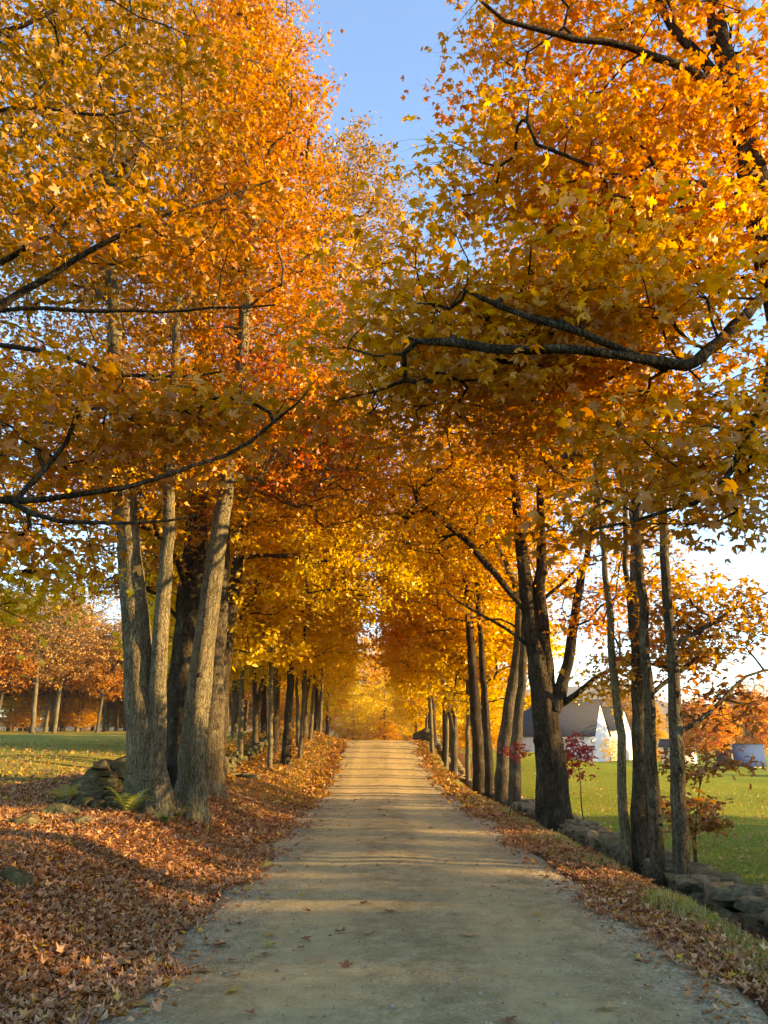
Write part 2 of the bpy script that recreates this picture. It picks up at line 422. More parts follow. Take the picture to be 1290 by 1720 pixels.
def leaf_frames(n, tilt, r):
    """random normals around +Z with spread tilt (radians), random tip direction"""
    th = np.abs(r.normal(0, tilt, n)); ph = r.uniform(0, 2*np.pi, n)
    nrm = np.stack([np.sin(th)*np.cos(ph), np.sin(th)*np.sin(ph), np.cos(th)], 1)
    a = r.uniform(0, 2*np.pi, n)
    d = np.stack([np.cos(a), np.sin(a), np.full(n, -0.25)], 1)
    d = unit(d - nrm*np.sum(d*nrm, 1, keepdims=True))
    return nrm, d

def leaves_mesh(name, P, nrm, d, S, C, kind, material, curl=None):
    T, F = TEMPL[kind]
    side = np.cross(d, nrm)
    k = len(T)
    tz = T[None, :, 2]*(1.0 if curl is None else curl[:, None])
    fold = np.random.default_rng(len(P)).uniform(0.6, 1.08, len(P))
    tx = T[None, :, 0]*fold[:, None]; tz = tz + np.abs(T[None, :, 0])*(1.05-fold)[:, None]*0.9
    V = P[:, None, :] + S[:, None, None]*(tx[:, :, None]*side[:, None, :] + T[None, :, 1, None]*d[:, None, :] + tz[:, :, None]*nrm[:, None, :])
    FF = (F[None, :, :] + (np.arange(len(P))*k)[:, None, None]).reshape(-1, 3)
    return new_mesh(name, V.reshape(-1, 3), FF, material, np.repeat(C, k, axis=0))

def tube(pts, rad, sides, rough=0.0, seed=0.0, flare=0.0):
    pts = np.asarray(pts, float); n = len(pts)
    t = np.gradient(pts, axis=0); t = unit(t)
    ref = np.array((1.0, 0.13, 0.07)) if abs(t[0][2]) > 0.6 else np.array((0.05, 0.1, 1.0))
    u = unit(np.cross(t, ref)); v = np.cross(t, u)
    a = np.linspace(0, 2*np.pi, sides, endpoint=False)
    rr = np.asarray(rad, float)[:, None]*np.ones((1, sides))
    if rough:
        ridge = 0.55*np.sin(3*a+seed)[None, :] + 0.45*np.sin(5*a+2*seed+pts[:, 2:3]*0.35)
        lump = np.array([[noise.noise(Vector((math.cos(x)*1.4+seed, math.sin(x)*1.4, p[2]*0.9))) + 0.5*noise.noise(Vector((math.cos(x)*4.0+seed, math.sin(x)*4.0, p[2]*2.2))) for x in a] for p in pts])
        rr = rr*(1 + rough*(0.5*ridge + 1.2*lump))
        if flare:
            s = np.linspace(0, 1, n)*np.linalg.norm(pts[-1]-pts[0])
            fl = np.exp(-s/0.36)[:, None]
            rr = rr*(1 + flare*fl*(0.55 + 0.45*np.sin(4*a+seed*3)[None, :] + 0.3*np.sin(7*a+seed)[None, :]))
    V = pts[:, None, :] + rr[:, :, None]*(np.cos(a)[None, :, None]*u[:, None, :] + np.sin(a)[None, :, None]*v[:, None, :])
    V = V.reshape(-1, 3)
    i = (np.arange(n-1)[:, None]*sides + np.arange(sides)[None, :])
    j = (np.arange(n-1)[:, None]*sides + ((np.arange(sides)+1) % sides)[None, :])
    F = np.stack([i.ravel(), j.ravel(), (j+sides).ravel(), (i+sides).ravel()], 1)
    return V, F

def resample(poly, step):
    poly = np.asarray(poly, float)          # x y z r
    seg = np.linalg.norm(np.diff(poly[:, :3], axis=0), axis=1)
    s = np.concatenate(([0], np.cumsum(seg)))
    n = max(2, int(s[-1]/step)+1)
    q = np.linspace(0, s[-1], n)
    out = np.stack([np.interp(q, s, poly[:, k]) for k in range(poly.shape[1])], 1)
    for _ in range(2):                      # round the corners
        if n > 3: out[1:-1] = 0.25*out[:-2] + 0.5*out[1:-1] + 0.25*out[2:]
    return out

class Bag:
    def __init__(s): s.V = []; s.F = []; s.n = 0
    def add(s, V, F): s.V.append(V); s.F.append(F+s.n); s.n += len(V)
    def mesh(s, name, m, base, smooth=True):
        return new_mesh(name, np.concatenate(s.V)-np.asarray(base), np.concatenate(s.F), m, smooth=smooth)

PAL = {
 'gold':   [(0.70, 0.37, 0.030), (0.76, 0.45, 0.040), (0.66, 0.29, 0.022)],
 'yellow': [(0.78, 0.52, 0.050), (0.80, 0.58, 0.070), (0.74, 0.44, 0.040)],
 'orange': [(0.70, 0.27, 0.022), (0.68, 0.19, 0.016), (0.70, 0.34, 0.028)],
 'red':    [(0.60, 0.12, 0.016), (0.64, 0.18, 0.018), (0.48, 0.075, 0.014)],
 'rust':   [(0.52, 0.19, 0.028), (0.44, 0.14, 0.022), (0.58, 0.26, 0.03)],
 'brown':  [(0.50, 0.25, 0.035), (0.56, 0.32, 0.045), (0.40, 0.17, 0.030)],
 'bronze': [(0.42, 0.215, 0.030), (0.50, 0.28, 0.036), (0.35, 0.15, 0.026)],
 'amber':  [(0.56, 0.235, 0.022), (0.62, 0.30, 0.028), (0.52, 0.175, 0.018)],
 'olive':  [(0.66, 0.325, 0.026), (0.72, 0.375, 0.030), (0.58, 0.285, 0.030)],
 'crimson':[(0.46, 0.065, 0.042), (0.54, 0.095, 0.055), (0.36, 0.042, 0.032)],
 'pale':   [(0.62, 0.38, 0.15), (0.66, 0.36, 0.09), (0.56, 0.32, 0.11)],
 'litter': [(0.38, 0.155, 0.052), (0.48, 0.23, 0.085), (0.28, 0.10, 0.036), (0.56, 0.31, 0.135)],
 'oakleaf': [(0.34, 0.135, 0.040), (0.42, 0.19, 0.055), (0.26, 0.09, 0.03)],
}
def pal_colors(pal, n, r):
    p = np.array(PAL[pal]); i = r.integers(0, len(p), n); j = r.integers(0, len(p), n); t = r.uniform(0, 1, n)[:, None]
    return p[i]*(1-t) + p[j]*t

def make_tree(name, base, stems, crowns, barkm, leaf=0.12, lk='md', per=50, seed=1, branch_z=3.0, r_tip=0.008, spray=0.55, tilt=0.55,
              limbs=(), big_limbs=8, rise=0.25, twigs=6, free_leaves=0, sides=14, stem_step=0.35, flat=0.3, trunk_rough=0.12, flare=0.8, leafm='leaf', limb_sides=7):
    """stems: list of polylines (x,y,z,r) in world space. crowns: list of (centre, radii, clusters, palette).
    Returns the tree's Empty with trunk, limb, twigs and crown children."""
    r = np.random.default_rng(seed)
    base = np.asarray(base, float)
    root = empty(name, base)
    pos, par, srad, limb_id, dirs, plen, is_stem = [], [], [], [], [], [], []
    chains = []                     # (node ids, limb id)
    trunk_nodes = []
    for si, st in enumerate(stems):
        rs = resample(st, stem_step)
        rs[1:, :2] += r.normal(0, 0.012, (len(rs)-1, 2))
        ids = []
        for k, q in enumerate(rs):
            pos.append(q[:3]); srad.append(q[3]); limb_id.append(-1); is_stem.append(True)
            par.append(len(pos)-2 if k else -1); plen.append(0.0)
            dirs.append(unit(rs[min(k+1, len(rs)-1), :3]-rs[max(k-1, 0), :3]))
            ids.append(len(pos)-1)
        trunk_nodes.append(ids)
    nl = 0
    for lb in limbs:                # limbs seen in the photograph: polyline x y z r, attached to the nearest stem node
        rs = resample(lb, 0.3)
        ph = r.uniform(0, 6.28, 3); tt = np.arange(len(rs))*0.3
        rs[1:, :3] += (0.03*np.sin(tt[:, None]*3.1+ph) + 0.02*np.sin(tt[:, None]*6.7+ph*2))[1:]*np.linspace(0.2, 1, len(rs))[1:, None]
        pa = np.array(pos)
        att = int(np.argmin(np.linalg.norm(pa-rs[0, :3], axis=1)))
        ids = [att]
        lid = limb_id[att]
        if lid < 0: lid = nl; nl += 1
        for k, q in enumerate(rs):
            pos.append(q[:3]); srad.append(q[3]); limb_id.append(lid); is_stem.append(False)
            par.append(ids[-1]); plen.append(0.0)
            dirs.append(unit(rs[min(k+1, len(rs)-1), :3]-rs[max(k-1, 0), :3]))
            ids.append(len(pos)-1)
        chains.append((ids, lid))
    A, AP, AC = [], [], []
    for ci, (c, rad, n, pal) in enumerate(crowns):
        c = np.asarray(c, float); rad = np.asarray(rad, float)
        pts = []
        for _ in range(n):
            best, bd = None, -1
            for _k in range(5):
                d = unit(r.normal(0, 1, 3)); q = c + rad*d*r.uniform(0.02, 1)**(1/2.6)
                dd = min((np.linalg.norm(q-p) for p in pts[-60:]), default=9)
                if dd > bd: best, bd = q, dd
            pts.append(best)
        A += pts; AP += [pal]*n
    A = np.array(A)
    stem_pts = np.array(pos)
    order = np.argsort([np.min(np.linalg.norm(stem_pts-a, axis=1)) for a in A])
    cap = len(pos) + len(A)*40
    NP = np.zeros((cap, 3)); NP[:len(pos)] = pos
    PL = np.zeros(cap); OK = np.zeros(cap, bool)
    PL[:len(pos)] = plen
    OK[:len(pos)] = [(not s) or (p[2]-base[2] > branch_z) for s, p in zip(is_stem, pos)]
    if not OK[:len(pos)].any(): OK[len(pos)-1] = True
    ends = {}
    for ai in order:
        a = A[ai]; n = len(pos)
        dv = a - NP[:n]; d = np.linalg.norm(dv, axis=1) + 1e-6
        dh = np.linalg.norm(dv[:, :2], axis=1)
        pen = np.maximum(0, (rise*dh - dv[:, 2])/d)
        cost = d*(1+1.1*pen) + 0.12*PL[:n]
        cost[~OK[:n]] = 1e9
        k = int(np.argmin(cost))
        L = d[k]; tgt = dv[k]/L
        d0 = dirs[k]
        ctrl = NP[k] + L*0.45*unit(0.45*d0 + 0.75*tgt + np.array((0, 0, 0.12)))
        m = max(2, int(L/0.38)+1)
        t = np.linspace(0, 1, m+1)[1:, None]
        path = (1-t)**2*NP[k] + 2*t*(1-t)*ctrl + t*t*a
        path[:-1] += r.normal(0, 0.02+0.012*min(L, 3), (m-1, 3))
        lid = limb_id[k]
        if lid < 0: lid = nl; nl += 1
        ids = [k]
        for q in path:
            if len(pos) >= cap: break
            i = len(pos)
            pos.append(q); srad.append(0.0); limb_id.append(lid); is_stem.append(False); par.append(ids[-1])
            dirs.append(unit(q-pos[ids[-1]])); plen.append(plen[ids[-1]] + np.linalg.norm(q-pos[ids[-1]]))
            NP[i] = q; PL[i] = plen[i]; OK[i] = True
            ids.append(i)
        chains.append((ids, lid)); ends[ai] = ids[-1]
    # radii: every cluster is one tip, limbs thicken with what they carry
    cnt = np.zeros(len(pos))
    for ai, e in ends.items(): cnt[e] += 1
    for i in range(len(pos)-1, -1, -1):
        if par[i] >= 0 and not is_stem[i]: cnt[par[i]] += cnt[i]
    rad = np.array([max(s, r_tip*max(c, 0.6)**0.46) if not st else s for s, c, st in zip(srad, cnt, is_stem)])
    pos = np.array(pos)
    # trunk: one part per stem
    for ids in trunk_nodes:
        p = pos[ids]; rr = rad[ids]
        V, F = tube(p, rr, sides, trunk_rough, seed*1.7+len(ids), flare)
        b = Bag(); b.add(V, F)
        obj('trunk', b.mesh('trunk', barkm, base), root)
    # limbs
    bags = {}
    for ids, lid in chains:
        p = pos[ids].copy(); rr = rad[ids].copy()
        rr[0] = min(rr[0], rr[1]*1.35)
        sd = limb_sides if rr.max() > 0.03 else (5 if rr.max() > 0.014 else 3)
        V, F = tube(p, rr, sd)
        bags.setdefault(lid, []).append((V, F, rr.max()*len(ids)))
    szs = sorted(bags, key=lambda q: -sum(x[2] for x in bags[q]))
    tw = Bag()
    for k, lid in enumerate(szs):
        if k < big_limbs:
            b = Bag()
            for V, F, _ in bags[lid]: b.add(V, F)
            obj('limb', b.mesh('limb', barkm, base), root)
        else:
            for V, F, _ in bags[lid]: tw.add(V, F)
    # sprays of twigs and leaves at the cluster points
    nA = len(A)
    ei = np.array([ends[i] for i in range(nA)])
    outd = np.array([dirs[e] for e in ei]); outd = unit(outd*np.array((1, 1, 0.45)) + 1e-6)
    if twigs:
        nt_ = nA*twigs
        o = np.repeat(pos[ei], twigs, 0)
        dd = unit(np.repeat(outd, twigs, 0)*0.7 + r.normal(0, 1, (nt_, 3))*np.array((1, 1, flat*1.2)))
        ln = r.uniform(0.55, 1.15, nt_)[:, None]*spray*1.15
        mid = o + dd*ln*0.5 + r.normal(0, 0.05, (nt_, 3))*spray; end = o + dd*ln + np.array((0, 0, -0.10))*spray
        w = r_tip*0.55
        ring = np.array([(1, 0, 0), (-0.5, 0, 0.87), (-0.5, 0.3, -0.87)])
        V = np.concatenate([o[:, None]+ring*w, mid[:, None]+ring*w*0.7, end[:, None]+ring*w*0.3], 1).reshape(-1, 3)
        f = np.array([(a, (a+1) % 3, 3+(a+1) % 3, 3+a) for a in range(3)] + [(3+a, 3+(a+1) % 3, 6+(a+1) % 3, 6+a) for a in range(3)])
        F = (f[None] + (np.arange(nt_)*9)[:, None, None]).reshape(-1, 4)
        tw.add(V, F)
    if tw.n:
        tag(obj('twigs', tw.mesh('twigs', barkm, base), root), kind='stuff')
    # leaves hang along the twigs in loose flat sprays
    cl = np.repeat(np.arange(nA), r.integers(int(per*0.6), int(per*1.4)+1, nA))
    n = len(cl)
    if twigs:
        ti = cl*twigs + r.integers(0, twigs, n)
        s = r.uniform(0.15, 1.08, n)[:, None]
        P = o[ti]*(1-s) + end[ti]*s + r.normal(0, 1, (n, 3))*np.array((0.20, 0.20, 0.13))*spray
    else:
        P = pos[ei][cl] + r.normal(0, 1, (n, 3))*np.array((0.5, 0.5, 0.5*flat*1.6))*spray
    nrm, d = leaf_frames(n, tilt*1.5, r)
    S = leaf*r.uniform(0.55, 1.3, n)
    cc = np.zeros((nA, 3))
    for pal in set(AP):
        k = np.array([q == pal for q in AP]); cc[k] = pal_colors(pal, k.sum(), r)
    own = np.zeros((n, 3)); apc = np.array(AP)[cl]
    for pal in set(AP):
        k = apc == pal; own[k] = pal_colors(pal, k.sum(), r)
    C = (0.55*cc[cl] + 0.45*own)*r.uniform(0.78, 1.18, n)[:, None]
    drop = P[:, 2] > 0.0
    keep = np.ones(n, bool)
    if free_leaves:
        # the leaves nearest to the road user hang as single leaves
        q = P - np.array((0, 0, CAM_H)); sy = q[:, 1]
        vis = (sy > 2.5) & (np.abs(q[:, 0]/np.maximum(sy, .1)) < 0.60)
        dist = np.where(vis, np.linalg.norm(q, axis=1), 1e9)
        pick = np.argsort(dist)[:free_leaves]
        keep[pick] = False
        metas = {}
        for i in pick:
            ck = int(i) % 24
            if ck not in metas:
                metas[ck] = new_mesh('leaf', LEAF_HI_V*np.array((1, 1, 1+0.5*(ck % 3))), LEAF_HI_F, M[leafm], np.tile(C[i], (len(LEAF_HI_V), 1)))
            lo = obj('leaf', metas[ck], root)
            sdv = np.cross(d[i], nrm[i]); pp = P[i]-base; s_ = S[i]
            lo.matrix_basis = Matrix(((sdv[0]*s_, d[i][0]*s_, nrm[i][0]*s_, pp[0]), (sdv[1]*s_, d[i][1]*s_, nrm[i][1]*s_, pp[1]), (sdv[2]*s_, d[i][2]*s_, nrm[i][2]*s_, pp[2]), (0, 0, 0, 1)))
    curl = r.uniform(-0.4, 3.0, n)
    me = leaves_mesh('crown', P[keep]-base, nrm[keep], d[keep], S[keep], C[keep], lk, M[leafm], curl[keep])
    tag(obj('crown', me, root), kind='stuff')
    return root

def stem(px_list, Y, r0, r1, top=None):
    """stem from a list of image points at distance Y; the first one is dropped on to the ground"""
    out = []
    n = len(px_list)
    for k, (u, v) in enumerate(px_list):
        p = at(u, v, Y)
        if k == 0: p[2] = Hs(p[0], Y)-0.06
        out.append([*p, r0 + (r1-r0)*k/(n-1)])
    if top is not None: out.append([*top[:3], top[3]])
    return out

def limb(px_list, r0, r1):
    n = len(px_list)
    return [[*at(u, v, Y), r0+(r1-r0)*k/(n-1)] for k, (u, v, Y) in enumerate(px_list)]

# ------------------------------------------------------------------ near maple on the right, trunk just outside the frame
def near_right():
    b = np.array((5.0, 8.3, Hs(5.0, 8.3)-0.06))
    t1 = at(1245, 200, 7.8)
    stems = [[[*b, 0.30], [4.95, 8.2, 3, 0.25], [4.85, 8.0, 6.0, 0.21], [*at(1292, 420, 7.9), 0.19], [*t1, 0.16], [*at(1205, 60, 7.9), 0.12], [*at(1190, -120, 8.0), 0.09], [*at(1180, -400, 8.2), 0.05]]]
    limbs = [
        limb([(1222, 165, 7.8), (1180, 125, 7.6), (1140, 103, 7.4), (1060, 84, 7.2), (930, 55, 7.0), (860, 42, 6.9), (805, 5, 6.8)], 0.07, 0.018),
        limb([(1225, 150, 7.8), (1160, 80, 7.9), (1105, 20, 8.0), (1085, -60, 8.1)], 0.08, 0.04),
        limb([(1262, 300, 7.9), (1185, 315, 7.6), (1090, 300, 7.3), (1010, 285, 7.1), (900, 245, 6.9)], 0.05, 0.014),
        limb([(1300, 480, 7.9), (1235, 545, 7.0), (1195, 592, 6.3), (1140, 628, 6.0), (1090, 604, 5.8), (1040, 592, 5.7), (950, 590, 5.6), (800, 578, 5.7), (700, 574, 5.8)], 0.036, 0.008),
        limb([(1120, 620, 5.95), (1060, 575, 5.8), (1000, 580, 5.7), (945, 555, 5.6), (880, 532, 5.7), (780, 488, 5.8)], 0.022, 0.007),
        limb([(1300, 560, 7.9), (1290, 640, 6.6), (1255, 740, 6.2), (1215, 830, 6.0), (1120, 870, 5.8), (1000, 880, 5.7)], 0.04, 0.010),
        limb([(1275, 320, 7.9), (1200, 330, 8.2), (1090, 375, 8.6), (960, 345, 9.0)], 0.05, 0.014),
    ]
    crowns = [
        ((3.2, 8.6, 10.9), (2.1, 1.9, 2.1), 150, 'orange'),
        ((6.0, 8.9, 11.5), (3.0, 2.4, 3.0), 80, 'gold'),
        ((2.0, 8.0, 8.35), (1.45, 1.3, 0.25), 44, 'gold'),
        ((3.1, 7.9, 7.6), (1.1, 1.2, 0.25), 32, 'orange'),
        ((3.9, 8.2, 8.3), (1.6, 1.6, 0.9), 76, 'orange'),
        ((3.8, 7.8, 7.0), (1.2, 1.2, 0.35), 30, 'gold'),
        ((1.6, 6.7, 6.10), (1.7, 0.9, 0.14), 28, 'olive'),
        ((2.0, 6.9, 5.75), (2.0, 1.0, 0.16), 44, 'olive'),
        ((1.2, 6.7, 5.40), (1.7, 0.9, 0.14), 38, 'olive'),
        ((2.5, 6.9, 5.25), (1.5, 1.0, 0.20), 28, 'amber'),
        ((0.6, 6.7, 5.05), (1.1, 0.8, 0.10), 16, 'olive'),
        ((2.9, 6.7, 4.60), (1.1, 0.9, 0.15), 18, 'olive'),
        ((2.7, 6.3, 4.05), (1.0, 0.7, 0.12), 15, 'olive'),
        ((2.5, 6.2, 3.50), (0.8, 0.6, 0.10), 11, 'amber'),
        ((3.5, 6.8, 4.05), (0.8, 0.7, 0.25), 14, 'olive'),
        ((1.0, 6.9, 4.75), (1.6, 0.8, 0.10), 20, 'amber'),
        ((1.3, 8.6, 6.3), (1.0, 0.8, 0.4), 26, 'yellow'),
    ]
    t = make_tree('maple_tree', b, stems, crowns, M['bark_dark'], 0.105, 'hi', 44, 21, 5.0, 0.0055, 0.64, 0.6, limbs, 10, 0.02, 7, 300, flat=0.16)
    tag(t, 'near maple at the right edge whose olive and orange leaves hang over the road', 'tree')
near_right()

def near_left():
    b = np.array((-5.3, 7.6, Hs(-5.3, 7.6)-0.06))
    stems = [[[*b, 0.30], [-5.3, 7.6, 3, 0.26], [-5.25, 7.6, 6.0, 0.22], [-5.2, 7.8, 10, 0.15], [-5.0, 8.0, 14, 0.07]]]
    limbs = [
        limb([(-190, 640, 7.6), (-60, 560, 7.2), (0, 512, 7.0), (70, 472, 6.9), (140, 425, 6.8), (215, 382, 6.8), (330, 348, 6.8), (450, 305, 6.9)], 0.055, 0.012),
        limb([(-190, 560, 7.6), (-60, 465, 7.3), (0, 440, 7.2), (70, 405, 7.1), (135, 372, 7.0), (160, 320, 7.0), (190, 250, 7.0)], 0.045, 0.012),
        limb([(-190, 610, 7.6), (-60, 574, 6.7), (0, 580, 6.6), (100, 596, 6.4), (180, 622, 6.3), (270, 638, 6.2), (380, 632, 6.2)], 0.034, 0.010),
        limb([(-190, 880, 7.6), (-60, 845, 6.4), (0, 836, 6.2), (100, 834, 6.1), (200, 828, 6.1), (300, 802, 6.1), (400, 752, 6.2), (470, 706, 6.3), (510, 676, 6.4), (530, 640, 6.5)], 0.036, 0.005),
        limb([(10, 836, 6.2), (45, 862, 6.1), (90, 880, 6.0), (170, 886, 6.0), (260, 880, 6.0), (340, 868, 6.1)], 0.026, 0.009),
        limb([(30, 836, 6.2), (60, 795, 6.2), (115, 750, 6.2), (130, 690, 6.3)], 0.02, 0.008),
        limb([(-190, 400, 7.8), (-60, 200, 7.6), (0, 182, 7.5), (60, 182, 7.4), (150, 192, 7.3), (240, 180, 7.3)], 0.035, 0.012),
        limb([(-190, 300, 7.8), (-40, 75, 7.8), (20, 40, 7.7), (80, 20, 7.6), (150, -10, 7.6)], 0.045, 0.02),
        limb([(-150, 560, 7.4), (0, 516, 7.4), (160, 520, 7.3), (270, 526, 7.3), (370, 520, 7.3), (460, 508, 7.3)], 0.03, 0.010),
    ]
    crowns = [
        (at(60, 300, 7.4), (1.6, 1.2, 1.3), 34, 'bronze'),
        (at(120, 60, 7.8), (1.8, 1.4, 1.4), 40, 'bronze'),
        (at(230, 400, 7.0), (1.3, 0.8, 0.5), 20, 'amber'),
        (at(150, 690, 6.6), (1.3, 0.8, 0.15), 16, 'amber'),
        (at(90, 760, 6.6), (1.1, 0.8, 0.15), 14, 'rust'),
        (at(330, 690, 6.5), (0.9, 0.7, 0.2), 12, 'amber'),
        (at(40, 890, 6.5), (0.7, 0.7, 0.15), 8, 'amber'),
        (at(15, 960, 7.2), (0.45, 0.8, 0.4), 14, 'yellow'),
        ((-6.5, 8.5, 9.5), (2.6, 2.4, 3.6), 50, 'bronze'),
    ]
    t = make_tree('maple_tree', b, stems, crowns, M['bark_dark'], 0.098, 'hi', 48, 33, 4.0, 0.006, 0.62, 0.65, limbs, 12, 0.02, 7, 160, flat=0.18)
    tag(t, 'near maple at the left edge reaching long dark limbs across the upper left', 'tree')
near_left()

# ------------------------------------------------------------------ the group of big trunks on the left
def left_group():
    b = at(255, 1372, 13.0); b[2] = Hs(b[0], 13.0)
    A = stem([(247, 1372), (243, 1280), (236, 1150), (224, 1000), (214, 900), (206, 780), (196, 600), (180, 300)], 13.0, 0.30, 0.13)
    A[0][3] = 0.31; A[-1][3] = 0.08
    B = stem([(266, 1372), (262, 1250), (268, 1100), (276, 980), (283, 900), (287, 760), (300, 500)], 12.85, 0.17, 0.07)
    t = make_tree('maple_tree', b, [A, B], [((-5.6, 13.4, 12.0), (3.2, 2.6, 5.2), 245, 'bronze'), ((-5.4, 12.9, 7.0), (2.6, 2.0, 1.6), 70, 'rust'), ((-5.6, 13.0, 6.6), (2.4, 2.0, 1.6), 60, 'gold'), ((-6.4, 14.5, 15), (3, 3, 4), 80, 'bronze')],
                  M['bark_pale'], 0.118, 'md', 78, 41, 5.2, 0.0115, 0.8, 0.7, (), 10, 0.2, 5, flat=0.2)
    tag(t, 'twin stemmed pale maple nearest the end of the left stone wall', 'tree')
    b = at(318, 1352, 13.9); b[2] = Hs(b[0], 13.9)
    A = stem([(316, 1352), (322, 1280), (335, 1150), (350, 1030), (362, 930), (376, 840), (392, 740), (410, 560), (425, 380)], 13.9, 0.25, 0.09)
    t = make_tree('maple_tree', b, [A], [((-2.9, 14.6, 12.2), (2.1, 2.3, 4.4), 90, 'amber'), ((-2.7, 14.8, 11.6), (2.1, 2.3, 3.8), 90, 'orange'), ((-2.0, 14.6, 7.6), (1.9, 1.8, 1.6), 26, 'red'), ((-2.0, 14.6, 7.6), (1.9, 1.8, 1.6), 26, 'orange'), ((-2.0, 14.8, 7.8), (1.9, 1.8, 1.8), 60, 'amber'), ((-2.6, 15, 15.5), (1.4, 2.0, 2.8), 60, 'orange')],
                  M['bark_pale'], 0.115, 'md', 74, 42, 5.0, 0.0115, 0.78, 0.7, (), 10, 0.2, 5, flat=0.2)
    tag(t, 'pale smooth maple leaning right with a sunlit trunk and a knot', 'tree')
    b = at(302, 1310, 18.5); b[2] = Hs(b[0], 18.5)
    A = stem([(303, 1310), (306, 1200), (314, 1080), (326, 960), (332, 860), (338, 700), (340, 400), (345, 150)], 18.5, 0.42, 0.14)
    t = make_tree('maple_tree', b, [A], [((-5.4, 18.5, 16.5), (3.2, 3.0, 8.5), 330, 'amber'), ((-5.2, 17.6, 6.9), (2.2, 1.8, 1.3), 60, 'rust'), ((-6.4, 18.0, 5.4), (1.5, 1.2, 0.5), 18, 'rust')],
                  M['bark_dark'], 0.122, 'md', 70, 43, 4.2, 0.010, 0.7, 0.7, (limb([(320, 1010, 18.5), (300, 950, 18.0), (280, 905, 17.6), (240, 880, 17.3)], 0.09, 0.05), limb([(312, 1060, 18.5), (290, 1020, 18.2), (270, 1000, 18.0)], 0.06, 0.03)), 10, 0.15, 5)
    tag(t, 'thick dark furrowed maple between the pale trunks on the left', 'tree')
    b = at(352, 1290, 17.6); b[2] = Hs(b[0], 17.6)
    A = stem([(352, 1290), (358, 1180), (364, 1080), (370, 980), (376, 880), (390, 700), (415, 420), (425, 100)], 17.6, 0.27, 0.07)
    t = make_tree('maple_tree', b, [A], [((-4.1, 18.6, 20.4), (1.75, 1.9, 6.2), 270, 'orange'), ((-2.6, 18.2, 11), (2.0, 2.2, 3.2), 110, 'amber'), ((-1.2, 17.8, 7.8), (1.6, 1.8, 1.2), 22, 'red'), ((-1.2, 17.8, 7.8), (1.6, 1.8, 1.2), 34, 'gold')],
                  M['bark_grey'], 0.115, 'md', 76, 44, 4.5, 0.0115, 0.75, 0.7, (), 10, 0.2, 5, flat=0.22)
    tag(t, 'grey maple standing just behind the leaning pale trunk, crown fiery orange', 'tree')
    b = np.array((-4.7, 24.0, Hs(-4.7, 24.0)))
    A = [[*b, 0.24], [-4.6, 24, 4, 0.2], [-4.3, 24, 8, 0.17], [-3.2, 24, 14, 0.12], [-2.4, 24, 20, 0.06]]
    t = make_tree('maple_tree', b, [A], [((-1.0, 24, 17.4), (2.3, 2.6, 6.6), 300, 'bronze'), ((-1.2, 24, 10), (2.6, 2.6, 3.2), 150, 'gold'), ((-0.6, 23, 6.8), (2.0, 2.2, 1.4), 50, 'yellow')],
                  M['bark_dark'], 0.132, 'md', 66, 45, 4.5, 0.010, 0.7, 0.7, (), 8, 0.15, 5)
    tag(t, 'tall maple behind the left group, crown bronze against the blue sky', 'tree')
left_group()

